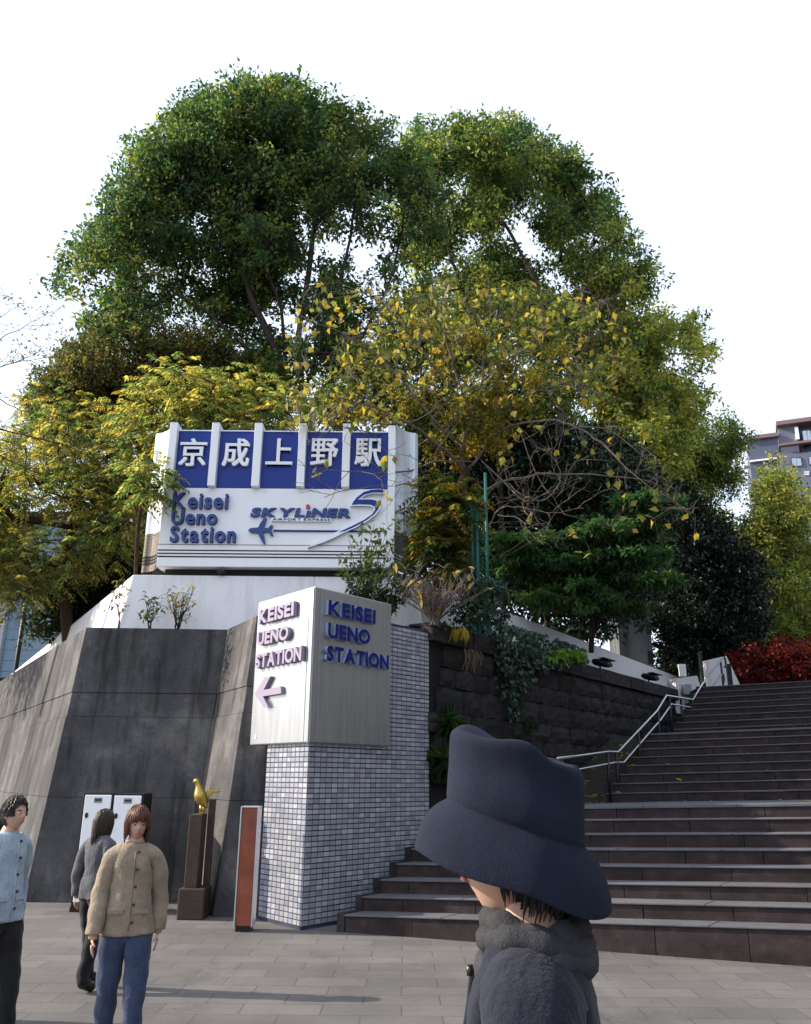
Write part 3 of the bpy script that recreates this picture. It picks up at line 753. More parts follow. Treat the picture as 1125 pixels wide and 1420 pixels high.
for i in range(n_):
    s = i * p_
    for sg in (1, -1):
        # line u - sg*z = const clipped to the panel
        if sg > 0: u0, z0 = max(0, s - Hh), None; zz0 = s - u0; u1 = min(FL_, s); zz1 = s - u1
        else: u0 = max(0, s - Hh); u1 = min(FL_, s); zz0 = Hh - (s - u0); zz1 = Hh - (s - u1)
        if u1 - u0 < .02: continue
        o_ = Vector((FA.x, FA.y, bz + .01)); wm.tube([o_ + FD * u0 + Z * zz0, o_ + FD * u1 + Z * zz1], .0035, 3, False)
tag(wm.build('wire_mesh', M['green_paint'], fn), kind='stuff')

# ---- white cabinets, bird statue, small red-brown box ----
def cabinet(x0, x1, y0, Y, label):
    a, b = at(x0, y0, Y), at(x1, y0, Y); zt_ = (a.z + b.z) / 2; w_ = b.x - a.x
    c = empty('utility_cabinet', ((a.x + b.x) / 2, Y + .2, 0), label, 'cabinet', 'white utility cabinets by the dark wall')
    MB().box((a.x - .03, Y + .02, .06), (w_ + .06, 0, 0), (0, .38, 0), (0, 0, zt_ - .03)).build('casing', M['black'], c, bevel=.008)
    MB().box((a.x, Y, .12), (w_, 0, 0), (0, .022, 0), (0, 0, zt_ - .12)).build('door', M['white'], c, bevel=.006)
    zl_ = at(x0, y0 + 5.5, Y).z; xl = a.x + w_ * .36
    MB().box((xl, Y - .006, zl_ - .045), (w_ * .3, 0, 0), (0, .008, 0), (0, 0, .065)).build('label_plate', mat('grey_plate', (.25, .26, .27), .4, .4), c)
    MB().cbox((xl + w_ * .1, Y - .009, zl_ - .01), .04, .006, .02).build('latch', M['black'], c); MB().cbox((xl + w_ * .22, Y - .009, zl_ - .01), .04, .006, .02).build('latch', M['black'], c)
    zk = at(x0, y0 + 28, Y).z; MB().prism([Vector((a.x + w_ * .14 + .02 * math.cos(t_), Y - .012, zk + .035 * math.sin(t_))) for t_ in [i * math.pi / 6 for i in range(12)]], (0, .014, 0)).build('lock', M['black'], c)
    MB().box((a.x - .04, Y + .03, 0), (w_ + .08, 0, 0), (0, .36, 0), (0, 0, .06)).build('plinth', M['dark'], c)
cabinet(118.5, 155, 1102.5, 11.6, 'white utility cabinet at left of the pair, grey plate on its door')
cabinet(159, 196.5, 1103.5, 11.6, 'white utility cabinet at right of the pair, behind the auburn haired woman')
# ================================================================== VEGETATION
def leaf_mesh(name, P, A, Nn, Lg, Wd, C, m, droop=.15):
    """P base points, A axis, Nn normal, Lg lengths, Wd widths, C colours -> folded two triangle leaves"""
    n = len(P); Lg = np.broadcast_to(Lg, (n,))[:, None]; Wd = np.broadcast_to(Wd, (n,))[:, None]
    A = A / np.linalg.norm(A, axis=1, keepdims=True); S = np.cross(A, Nn); S /= np.linalg.norm(S, axis=1, keepdims=True) + 1e-9
    U = np.cross(S, A)
    V = np.empty((n, 4, 3), np.float32)
    V[:, 0] = P; V[:, 1] = P + A * Lg * .42 + S * Wd * .5 + U * Lg * .06; V[:, 2] = P + A * Lg - U * Lg * droop; V[:, 3] = P + A * Lg * .42 - S * Wd * .5 + U * Lg * .06
    i = np.arange(n, dtype=np.int32)[:, None] * 4
    F = np.concatenate([i + np.array([[0, 1, 2]]), i + np.array([[0, 2, 3]])], 1).reshape(-1)
    me = bpy.data.meshes.new(name); me.vertices.add(n * 4); me.vertices.foreach_set('co', V.reshape(-1))
    me.loops.add(n * 6); me.loops.foreach_set('vertex_index', F.astype(np.int32)); me.polygons.add(n * 2)
    me.polygons.foreach_set('loop_start', np.arange(0, n * 6, 3, dtype=np.int32)); me.polygons.foreach_set('loop_total', np.full(n * 2, 3, np.int32))
    me.materials.append(m); me.update(calc_edges=True)
    a = me.color_attributes.new('Col', 'FLOAT_COLOR', 'POINT')
    c4 = np.ones((n, 4, 4), np.float32); c4[:, :, :3] = C[:, None, :]; a.data.foreach_set('color', c4.reshape(-1)); return me
def unit(n, r=RNG):
    v = r.normal(size=(n, 3)); return v / np.linalg.norm(v, axis=1, keepdims=True)
def inpoly(x, y, poly):
    c = False; n = len(poly)
    for i in range(n):
        x1, y1 = poly[i]; x2, y2 = poly[i - 1]
        if (y1 > y) != (y2 > y) and x < (x2 - x1) * (y - y1) / (y2 - y1) + x1: c = not c
    return c
def gaps(poly, n, rmin, rmax, seed):
    r = random.Random(seed); xs = [p[0] for p in poly]; ys = [p[1] for p in poly]
    return [(r.uniform(min(xs), max(xs)), r.uniform(min(ys), max(ys)), r.uniform(rmin, rmax)) for _ in range(n)]
def fill_crown(poly, Y, T, Rm, n, holes=(), seed=0, minsep=.75):
    """clump centres spread through the volume that this outline has at its own distance"""
    r = random.Random(seed); xs = [p[0] for p in poly]; ys = [p[1] for p in poly]; out = []
    tries = 0
    while len(out) < n and tries < n * 60:
        tries += 1
        x = r.uniform(min(xs), max(xs)); y = r.uniform(min(ys), max(ys)); yy = Y + r.uniform(-T, T)
        rad = Rm * r.uniform(.7, 1.25); rp = rad * FPX / yy * .5
        if not inpoly(x, y, poly): continue
        ok = all(inpoly(x + rp * math.cos(a), y + rp * math.sin(a), poly) for a in (0, 1.05, 2.1, 3.14, 4.2, 5.25))
        if not ok:
            rad *= .6; rp *= .6
            if not all(inpoly(x + rp * math.cos(a), y + rp * math.sin(a), poly) for a in (0, 1.05, 2.1, 3.14, 4.2, 5.25)): continue
        if any((x - hx) ** 2 + (y - hy) ** 2 < (hr + rp * .9) ** 2 for hx, hy, hr in holes): continue
        p = at(x, y, yy)
        if any((p - q).length < minsep * min(rad, s) for q, s in out): continue
        out.append((p, rad))
    return out
def curve_pts(pts, r, wob=.03, sub=4):
    P = [Vector(p) for p in pts]; out = []
    for i in range(len(P) - 1):
        a, b, c, d = P[max(i - 1, 0)], P[i], P[i + 1], P[min(i + 2, len(P) - 1)]
        for k in range(sub):
            t = k / sub; q = .5 * ((2 * b) + (c - a) * t + (2 * a - 5 * b + 4 * c - d) * t * t + (3 * b - a - 3 * c + d) * t ** 3)
            out.append(q + Vector((r.uniform(-1, 1), r.uniform(-1, 1), r.uniform(-1, 1))) * wob)
    out.append(P[-1]); return out
def skeleton(trunk, targets, seed=0, rtip=.012, pw=.47, nseg=3, wig=.10, rmax=None, arms=()):
    """grow limbs from the trunk polyline to every target; radii follow what each limb carries"""
    r = random.Random(seed); nodes = [Vector(p) for p in trunk]; par_ = [-1] + list(range(len(trunk) - 1)); lim0 = len(trunk)
    top = nodes[-1]; first = max(1, lim0 // 2)
    for arm in arms:
        i = min(range(1, lim0), key=lambda k_: (nodes[k_] - arm[0]).length)
        for q in curve_pts([nodes[i]] + list(arm), r, .03, 3)[1:]: nodes.append(q); par_.append(i); i = len(nodes) - 1
    for t in sorted(targets, key=lambda p: (p - top).length):
        best, bd = 0, 1e9
        for i, q in enumerate(nodes):
            if i < first: continue
            d = t - q; dd = d.length * (1.0 + .55 * max(0, -d.z / (d.length + 1e-6)))
            if dd < bd: bd, best = dd, i
        p0 = nodes[best]; d = t - p0; Ln = d.length
        if Ln < .05: continue
        k = max(2, min(6, int(Ln / .7) + 1)); prev = best
        ctrl = p0 + d * .5 + Vector((r.uniform(-1, 1), r.uniform(-1, 1), r.uniform(-.2, .9))) * Ln * wig * 1.6
        for j in range(1, k + 1):
            s = j / k; q = p0 * (1 - s) ** 2 + ctrl * 2 * s * (1 - s) + t * s * s
            if j < k: q = q + Vector((r.uniform(-1, 1), r.uniform(-1, 1), r.uniform(-1, 1))) * Ln * .03
            nodes.append(q); par_.append(prev); prev = len(nodes) - 1
    cnt = [0.0] * len(nodes); kids = [0] * len(nodes)
    for i in range(len(nodes)): 
        if par_[i] >= 0: kids[par_[i]] += 1
    for i in range(len(nodes) - 1, -1, -1):
        if kids[i] == 0: cnt[i] += 1
        if par_[i] >= 0: cnt[par_[i]] += cnt[i]
    rad = [rtip * max(1, c) ** pw for c in cnt]
    if rmax: rad = [min(x, rmax) for x in rad]
    return nodes, par_, rad, lim0
def limb_mesh(mb_, nodes, par_, rad, lo, hi, k=5):
    for i in range(max(lo, 1), hi):
        p = par_[i]
        if p < 0: continue
        a, b = nodes[p], nodes[i]
        if (b - a).length < 1e-4: continue
        mb_.tube([a, b + (b - a).normalized() * rad[i] * .4], [min(rad[p], rad[i] * 1.35), rad[i]], k if rad[i] > .03 else 4, False)
def sub_clumps(clumps, per, sprd, seed, flat=1.0):
    r = np.random.default_rng(seed); out = []; src = []
    for ci, (p, rad) in enumerate(clumps):
        k = max(3, int(per * rad ** 2 / (np.mean([c[1] for c in clumps]) ** 2)))
        v = unit(k, r) * (r.uniform(.25, 1, (k, 1)) ** .6) * rad * sprd; v[:, 2] *= flat
        out.append(np.array(p) + v); src += [ci] * k
    return np.concatenate(out), np.array(src)
def pick(pal, n, r):
    pal_c = np.array([c for c, _ in pal]); wts = np.array([w_ for _, w_ in pal]); wts = wts / wts.sum()
    return pal_c[r.choice(len(pal), n, p=wts)]
def foliage(name, clumps, per, nleaf, srad, Lf, Wf, pal, m, parent, seed, sprd=1.0, flat=1.0, up=.35, tint=.42, twigs=None, sflat=.8, out=.5, maxn=10**7):
    r = np.random.default_rng(seed); cen, src = sub_clumps(clumps, per, sprd, seed, flat)
    K = len(cen); n = K * nleaf
    base_ = pick(pal, K, r) * r.uniform(1 - tint, 1 + tint, (K, 1))
    off = unit(n, r) * (r.uniform(0, 1, (n, 1)) ** .5) * srad * r.uniform(.6, 1.3, (K, 1)).repeat(nleaf, 0); off[:, 2] *= sflat
    P = cen.repeat(nleaf, 0) + off
    ax = unit(n, r) + off / (srad + 1e-6) * out + np.array([0, 0, -.25]); nr = unit(n, r) + np.array([0, 0, up * 3])
    C = base_.repeat(nleaf, 0); own = pick(pal, n, r); k = r.uniform(0, 1, (n, 1)) < .3; C = np.where(k, own, C) * r.uniform(.75, 1.25, (n, 1))
    sz = r.uniform(.7, 1.25, n)
    me = leaf_mesh(name, P, ax, nr, Lf * sz, Wf * sz, np.clip(C, 0, 1), m)
    o = link(name, me, parent)
    if twigs is not None:
        cl = np.array([c[0][:] for c in clumps])
        for i in range(K):
            a = Vector(cl[src[i]]); b = Vector(cen[i])
            if (b - a).length > .08: twigs.tube([a, a.lerp(b, .5) + Vector(r.normal(size=3)) * .05, b], [.014, .009, .004], 3, False)
    return o, cen
def tree(name, label, base_px, trunk, clumps, leafs, barkm, seed, cat='tree', group=None, rtip=.013, pw=.46, twig=True, rmax=None, wig=.1, arms=()):
    root = empty(name, trunk[0], label, cat, group)
    nodes, par_, rad, lim0 = skeleton(trunk, [c[0] for c in clumps], seed, rtip, pw, wig=wig, rmax=rmax, arms=arms)
    tm, bm_ = MB(), MB(); limb_mesh(tm, nodes, par_, rad, 1, lim0, 9); limb_mesh(bm_, nodes, par_, rad, lim0, len(nodes), 6)
    tm.build('trunk', barkm, root, True)
    for i, lf in enumerate(leafs):
        o, _ = foliage(parent=root, twigs=bm_ if (twig and i == 0) else None, seed=seed * 10 + i, **lf)
    bm_.build('branches', barkm, root, True); return root
DG = [((.034, .076, .036), 4), ((.048, .098, .043), 3), ((.08, .13, .048), 2), ((.036, .076, .05), 2)]
MG = [((.075, .13, .042), 3), ((.14, .18, .05), 3), ((.22, .23, .06), 2), ((.055, .105, .045), 3)]
YG = [((.38, .37, .09), 3), ((.42, .37, .08), 2), ((.21, .26, .07), 3), ((.32, .33, .09), 2)]
YL = [((.46, .385, .11), 3), ((.37, .34, .10), 3), ((.22, .26, .08), 3), ((.10, .155, .06), 3), ((.32, .21, .055), .6)]
OL = [((.10, .115, .04), 3), ((.18, .165, .05), 2), ((.05, .055, .02), 3), ((.10, .065, .022), 1)]
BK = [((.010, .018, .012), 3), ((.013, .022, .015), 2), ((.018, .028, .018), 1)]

# ---- big evergreen at left ----
poly = [(58, 385), (75, 340), (120, 330), (140, 290), (165, 220), (240, 150), (330, 110), (430, 120), (505, 150), (570, 190), (610, 260), (615, 340), (600, 400), (560, 460), (510, 510), (440, 530), (380, 560), (330, 510), (290, 475), (200, 470), (150, 492), (105, 450), (85, 415)]
holes = [(147, 375, 9), (275, 440, 13), (330, 470, 7), (500, 360, 14), (275, 300, 5), (460, 330, 10), (545, 420, 20), (125, 415, 8), (215, 440, 7), (410, 395, 8)]
cl = fill_crown(poly, 21.0, 2.0, .8, 310, holes + [(575, 360, 9), (560, 300, 7), (590, 420, 8)] + gaps([(390, 200), (600, 520)], 24, 4, 9, 1) + gaps([(80, 330), (400, 470)], 14, 2, 5, 2), 1, .5)
T0 = [at(440, 760, 20.6), at(436, 680, 20.6), at(430, 620, 20.6), at(422, 570, 20.6), at(415, 540, 20.6)]
tree('evergreen_tree', 'huge dark green evergreen tree with forking limbs rising behind the left of the station sign', None, T0, cl,
     [dict(name='crown', clumps=cl, per=13, nleaf=36, srad=.36, Lf=.15, Wf=.078, pal=DG + MG[:3], m=M['leaf'], sprd=1.0)], M['bark'], 1, rtip=.017,
     arms=[[at(x, y, d) for x, y, d in a] for a in ([(405, 545, 20.4), (375, 470, 20.0), (345, 400, 19.9), (332, 330, 20), (305, 280, 20.2)], [(400, 520, 20.3), (390, 430, 19.9), (366, 360, 19.8), (350, 290, 20)],
       [(418, 540, 20.2), (414, 470, 19.7), (428, 380, 19.6), (438, 300, 19.8), (446, 230, 20)], [(424, 540, 20.2), (452, 450, 19.7), (474, 380, 19.6), (490, 300, 19.8), (502, 230, 20)], [(400, 540, 20.4), (330, 470, 20), (268, 420, 20), (200, 385, 20.2)], [(430, 560, 20.4), (500, 470, 20.2), (545, 380, 20.2), (560, 300, 20.4)])])
# ---- big tree at right; lit glow and autumn tone coloured into lower crown ----
poly = [(560, 360), (535, 260), (560, 180), (620, 165), (720, 165), (800, 205), (848, 270), (862, 318), (902, 322), (914, 350), (910, 372), (916, 440), (960, 425), (985, 462), (1000, 510), (972, 560), (955, 600), (930, 680), (880, 670), (840, 600), (800, 520), (740, 470), (760, 560), (700, 600), (640, 590), (590, 500), (560, 420)]
holes = [(785, 480, 16), (690, 545, 10), (650, 530, 12), (620, 550, 9), (700, 510, 8), (575, 515, 6), (815, 340, 12), (760, 385, 9), (665, 340, 10), (600, 300, 9), (600, 385, 14), (880, 440, 7), (705, 300, 6), (930, 505, 9)]
cl = fill_crown(poly, 26, 2.2, .85, 300, holes + gaps([(580, 240), (790, 560)], 28, 3, 8, 3), 2, .5)
T0 = [at(760, 760, 24.5), at(765, 680, 24.5), at(775, 610, 24.6), at(785, 560, 24.8), at(800, 500, 25), at(805, 450, 25)]
up_ = [c for c in cl if (c[0].z > at(800, 400, 25).z)]; lo_ = [c for c in cl if c not in up_]
tree('camphor_tree', 'huge tree at right with yellow green lit foliage and stepped outline against the sky', None, T0, cl,
     [dict(name='crown', clumps=up_, per=13, nleaf=36, srad=.38, Lf=.165, Wf=.085, pal=DG[1:3] + MG + YG[2:4], m=M['leaf'], sprd=1.0),
      dict(name='crown', clumps=lo_, per=13, nleaf=34, srad=.38, Lf=.165, Wf=.088, pal=MG[1:] + YG + YG[:2], m=M['leaf'], sprd=1.0)], M['bark'], 2, rtip=.017,
     arms=[[at(x, y, d) for x, y, d in a] for a in ([(795, 540, 24), (770, 450, 23.8), (735, 375, 23.8), (700, 310, 24)], [(800, 480, 24), (812, 400, 23.8), (824, 350, 23.8)], [(800, 500, 24), (835, 430, 23.8), (880, 385, 24)], [(790, 580, 24), (860, 545, 23.8), (930, 490, 24)], [(780, 600, 24), (690, 500, 23.8), (640, 400, 23.8), (610, 300, 24)])])
# ---- right lower tree next to the building ----
poly = [(925, 640), (955, 590), (985, 575), (1015, 572), (1034, 600), (1030, 650), (1010, 720), (990, 760), (950, 740)]
cl = fill_crown(poly, 29, 1.6, .8, 40, [(1000, 700, 14)], 3, .6)
T0 = [at(985, 900, 29), at(985, 800, 29), at(985, 720, 29), at(988, 660, 29)]
tree('roadside_tree', 'smaller green tree below the big right tree, just left of the grey building', None, T0, cl,
     [dict(name='crown', clumps=cl, per=14, nleaf=40, srad=.34, Lf=.13, Wf=.065, pal=MG + YG[2:], m=M['leaf'])], M['bark'], 3)
# ---- pale tree behind the bare branches ----
poly = [(505, 470), (540, 420), (600, 400), (700, 400), (780, 410), (830, 460), (840, 540), (790, 590), (700, 600), (620, 600), (540, 590), (480, 600), (430, 590), (450, 530)]
cl = fill_crown(poly, 19.2, 1.1, .6, 105, [(690, 545, 9), (650, 530, 10), (620, 550, 8), (575, 515, 6), (785, 480, 12), (720, 440, 6), (640, 450, 7)], 14, .6)
T0 = [at(700, 900, 19.4), at(697, 780, 19.4), at(694, 680, 19.3), at(690, 600, 19.3), at(690, 540, 19.2)]
tree('yellow_green_tree', 'pale yellow green tree filling the gap behind the bare twisting branches', None, T0, cl,
     [dict(name='crown', clumps=cl, per=12, nleaf=24, srad=.3, Lf=.12, Wf=.065, pal=YG + MG[:3], m=M['leaf'])], M['bark'], 14)
# ---- olive tree behind the yellow one ----
poly = [(48, 525), (85, 472), (150, 455), (230, 455), (330, 470), (390, 520), (400, 570), (300, 575), (200, 560), (130, 600), (60, 610), (40, 570)]
cl = fill_crown(poly, 20.5, 1.5, .75, 110, [(190, 495, 4), (260, 510, 5)], 4, .6)
T0 = [at(190, 840, 20.5), at(192, 720, 20.5), at(195, 620, 20.5), at(205, 560, 20.5)]
tree('olive_green_tree', 'brownish olive tree between the tall evergreen above and the yellow leaflets below', None, T0, cl,
     [dict(name='crown', clumps=cl, per=14, nleaf=38, srad=.3, Lf=.10, Wf=.055, pal=OL, m=M['leaf'])], M['bark'], 4)
# ---- pinnate yellow trees ----
def pinnate(name, clumps, per, pairs, Lr, lf, wf, pal, m, parent, seed, sprd=1.0, droop=.5):
    r = np.random.default_rng(seed); cen, src = sub_clumps(clumps, per, sprd, seed); K = len(cen)
    out = cen - np.array([clumps[i][0][:] for i in src]); out /= np.linalg.norm(out, axis=1, keepdims=True) + 1e-6
    d = out * .8 + unit(K, r) * .7; d[:, 2] = d[:, 2] * .4 + .05; d /= np.linalg.norm(d, axis=1, keepdims=True)
    LR = Lr * r.uniform(.7, 1.25, K); kc = pick(pal, K, r) * r.uniform(.8, 1.2, (K, 1))
    Ps, As, Ns, Cs, Ls = [], [], [], [], []
    side = np.cross(d, np.array([0, 0, 1.0])); side /= np.linalg.norm(side, axis=1, keepdims=True) + 1e-6
    for i in range(pairs):
        s = (i + 1) / (pairs + .5)
        pos = cen + d * (LR * s)[:, None] + np.array([0, 0, -1.0]) * (droop * LR * s * s)[:, None]
        for sg in (1, -1):
            Ps.append(pos); a = side * sg + d * .45 + np.array([0, 0, -.35]) + r.normal(size=(K, 3)) * .12; As.append(a)
            Ns.append(np.tile([0, 0, 1.0], (K, 1)) + r.normal(size=(K, 3)) * .3); Cs.append(kc * r.uniform(.8, 1.2, (K, 1))); Ls.append((1 - .35 * abs(s - .5)) * r.uniform(.85, 1.15, K))
    Ps, As, Ns, Cs, Ls = map(np.concatenate, (Ps, As, Ns, Cs, Ls))
    link(name, leaf_mesh(name, Ps, As, Ns, lf * Ls, wf * Ls, np.clip(Cs, 0, 1), m, .25), parent)
    return cen, d, LR
def pinnate_tree(label, poly, Y, T, n, trunk, seed, holes=(), per=13, pal=YL, rm=.6):
    cl = fill_crown(poly, Y, T, rm, n, holes, seed, .55)
    root = empty('yellowing_tree', trunk[0], label, 'tree', 'yellow leaflet trees around the station sign')
    nodes, par_, rad, lim0 = skeleton(trunk, [c[0] for c in cl], seed, .014, .45)
    tm, bm_ = MB(), MB(); limb_mesh(tm, nodes, par_, rad, 1, lim0, 9); limb_mesh(bm_, nodes, par_, rad, lim0, len(nodes), 6)
    tm.build('trunk', M['bark_red'], root, True)
    cen, d, LR = pinnate('crown', cl, per, 6, .34, .125, .046, pal, M['leaf'], root, seed)
    c0 = [c[0] for c in cl]
    for i in range(0, len(cen)):
        a = Vector(cen[i]); e = a + Vector(d[i]) * LR[i] + Vector((0, 0, -.5 * LR[i])); bm_.tube([a, a + Vector(d[i]) * LR[i] * .5 + Vector((0, 0, -.12 * LR[i])), e], [.006, .004, .003], 3, False)
    bm_.build('branches', M['bark_red'], root, True)
    return root
pinnate_tree('two stemmed tree with yellow and green leaflets at far left of the sign', [(-230, 660), (-150, 600), (0, 590), (45, 555), (75, 535), (130, 535), (180, 570), (225, 560), (222, 620), (215, 690), (195, 760), (150, 800), (70, 812), (30, 850), (-20, 840), (-220, 830)], 18.2, 1.7, 350,
             [at(95, 905, 18.5), at(92, 850, 18.5), at(88, 800, 18.4), at(100, 740, 18.3), at(110, 690, 18.2)], 21, [(55, 730, 15), (150, 705, 8), (130, 765, 7), (25, 690, 5)])
pinnate_tree('bright yellow leaflet tree standing directly behind the left half of the sign', [(150, 580), (205, 515), (255, 500), (300, 520), (345, 505), (420, 545), (440, 600), (430, 640), (240, 650), (180, 640)], 16.6, .9, 120,
             [at(300, 790, 16.3), at(302, 700, 16.3), at(305, 640, 16.4), at(300, 600, 16.4)], 22)
# the sprig that hangs over the left edge of the sign
pinnate_tree('leafy yellow green sapling leaning over the left wing of the sign', [(180, 700), (174, 640), (200, 620), (232, 650), (234, 680), (216, 698)], 13.15, .15, 12,
             [at(188, 800, 13.9), at(190, 760, 13.7), at(193, 720, 13.4), at(200, 690, 13.2)], 23, per=7, rm=.22, pal=YL[1:4])
# ---- dark masses in the middle ----
poly = [(560, 580), (600, 545), (680, 530), (740, 545), (800, 575), (850, 600), (900, 640), (930, 700), (930, 800), (905, 880), (800, 860), (700, 830), (600, 790), (560, 700)]
cl = fill_crown(poly, 21.5, 1.9, .95, 130, [(650, 590, 6)], 5, .55)
T0 = [at(760, 920, 21.5), at(758, 820, 21.5), at(755, 740, 21.5), at(752, 680, 21.5)]
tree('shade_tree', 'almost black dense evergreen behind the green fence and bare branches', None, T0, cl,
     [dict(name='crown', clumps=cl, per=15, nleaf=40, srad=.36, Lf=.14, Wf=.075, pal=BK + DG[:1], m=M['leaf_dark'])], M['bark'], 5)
poly = [(880, 700), (915, 660), (960, 680), (1000, 720), (1050, 770), (1062, 830), (1055, 890), (1010, 935), (960, 930), (928, 930), (920, 850), (905, 780)]
cl = fill_crown(poly, 27.8, 1.6, .9, 100, [], 6, .55)
T0 = [at(975, 985, 27.8), at(975, 900, 27.8), at(975, 820, 27.8), at(970, 760, 27.8)]
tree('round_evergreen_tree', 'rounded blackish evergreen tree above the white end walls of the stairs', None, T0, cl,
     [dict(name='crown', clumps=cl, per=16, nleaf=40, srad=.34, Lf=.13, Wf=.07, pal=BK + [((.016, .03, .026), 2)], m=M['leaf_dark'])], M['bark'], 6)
poly = [(40, 800), (120, 760), (198, 735), (200, 790), (150, 830), (105, 862), (70, 895), (45, 900)]
cl = fill_crown(poly, 20.8, .7, .6, 40, [(60, 840, 6)], 16, .5)
T0 = [at(120, 930, 20.8), at(120, 870, 20.8), at(122, 830, 20.8), at(125, 800, 20.8)]
tree('shrubby_tree', 'low dark green shrubby tree behind the left slope of the white parapet', None, T0, cl,
     [dict(name='crown', clumps=cl, per=14, nleaf=34, srad=.3, Lf=.12, Wf=.06, pal=DG[:1] + BK + OL[2:3], m=M['leaf'])], M['bark_red'], 16)
# layered bright green tree
lay = []
lr = random.Random(9)
for (x0, x1, y, n) in ((690, 790, 752, 8), (800, 905, 738, 9), (690, 800, 778, 9), (800, 915, 775, 10), (730, 850, 808, 10), (850, 925, 805, 6), (740, 830, 828, 7), (800, 870, 836, 5), (860, 930, 700, 5)):
    for i in range(n): lay.append((at(x0 + (x1 - x0) * (i + lr.random()) / n, y + lr.uniform(-6, 6), 17.6 + lr.uniform(-.8, .8)), lr.uniform(.4, .55)))
T0 = [at(820, 905, 17.9), at(822, 840, 17.9), at(825, 790, 17.8), at(830, 740, 17.8)]
tree('layered_maple', 'mid green tree with leaves in flat layers overhanging the right parapet', None, T0, lay,
     [dict(name='crown', clumps=lay, per=12, nleaf=26, srad=.2, Lf=.15, Wf=.07, pal=[((.05, .12, .042), 3), ((.085, .16, .05), 2), ((.035, .085, .038), 2)], m=M['leaf'], flat=.28, sflat=.4, up=.8)], M['bark'], 7, rmax=.09)
# yellowish shrub left of the fence
poly = [(575, 645), (620, 650), (655, 690), (655, 740), (640, 790), (600, 800), (575, 770), (578, 700)]
pinnate_tree('yellow green leaflet shrub between the sign and the fence posts', poly, 13.15, .3, 34, [at(606, 868, 13.0), at(608, 800, 13.0), at(611, 740, 13.1), at(612, 700, 13.1)], 24, per=10, rm=.36, pal=[((.15, .13, .022), 2), ((.06, .09, .02), 3), ((.22, .15, .02), 1.4), ((.03, .055, .018), 2)])
# far right golden green tree row in front of the building
for k, (poly, Yd, sd, lab) in enumerate([
    ([(1030, 760), (1045, 690), (1070, 640), (1085, 632), (1100, 650), (1118, 700), (1120, 800), (1110, 900), (1060, 925), (1025, 900), (1040, 840)], 33, 31, 'tall golden green spire shaped tree in front of the grey building'),
    ([(1105, 760), (1115, 690), (1150, 660), (1200, 660), (1230, 760), (1230, 900), (1150, 930), (1095, 920)], 35, 32, 'golden green tree at the right edge beside the spire shaped one'),
    ([(985, 780), (1000, 735), (1020, 715), (1040, 750), (1035, 820), (1020, 880), (1000, 860)], 34, 33, 'thin pale green tree seen left of the spire shaped tree')]):
    cl = fill_crown(poly, Yd, 1.6, .95, 60 if k < 2 else 22, [(1015, 700, 9)], sd, .5)
    xm = sum(p[0] for p in poly) / len(poly)
    T0 = [at(xm, 985, Yd), at(xm, 880, Yd), at(xm, 800, Yd), at(xm, 720, Yd)]
    tree('golden_tree', lab, None, T0, cl, [dict(name='crown', clumps=cl, per=14, nleaf=34, srad=.42, Lf=.17, Wf=.085, pal=YG + MG[:3], m=M['leaf'], up=.2)], M['bark_red'], sd, group='golden green trees before the grey building')
# red maples
for k, (poly, Yd, lab) in enumerate([([(1012, 930), (1035, 895), (1060, 905), (1085, 880), (1120, 890), (1135, 945), (1120, 975), (1040, 985), (1025, 970)], 26, 'dark red maple at the head of the stairs, left one'),
                                     ([(1100, 930), (1130, 890), (1190, 880), (1230, 900), (1240, 975), (1120, 980)], 27, 'dark red maple at the head of the stairs, right edge')]):
    cl = fill_crown(poly, Yd, 1.0, .6, 44, [(1022, 940, 5)], 41 + k, .5)
    xm = sum(p[0] for p in poly) / len(poly); T0 = [at(xm, 1010, Yd), at(xm, 980, Yd), at(xm, 950, Yd)]
    tree('red_maple', lab, None, T0, cl, [dict(name='crown', clumps=cl, per=12, nleaf=36, srad=.3, Lf=.1, Wf=.07, pal=[((.12, .012, .012), 3), ((.17, .018, .015), 2), ((.06, .009, .010), 2)], m=M['leaf'])], M['bark'], 41 + k, group='red maples above the stairs')
# far wood that closes the view below the crowns
wd_ = []
for i in range(150):
    x = lr.choice((lr.uniform(-180, -20), lr.uniform(110, 930), lr.uniform(110, 930))); wd_.append((at(x, lr.uniform(690 if x < 500 else 600, 880), lr.uniform(33, 40)), lr.uniform(1.3, 2.0)))
for i in range(60):
    wd_.append((at(lr.uniform(930, 1250), lr.uniform(860, 960), lr.uniform(38, 44)), lr.uniform(1.3, 2.0)))
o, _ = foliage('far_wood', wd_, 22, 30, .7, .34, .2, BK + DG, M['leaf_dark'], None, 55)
tag(o, 'dark far wood closing the view behind the trees', 'wood', kind='stuff')
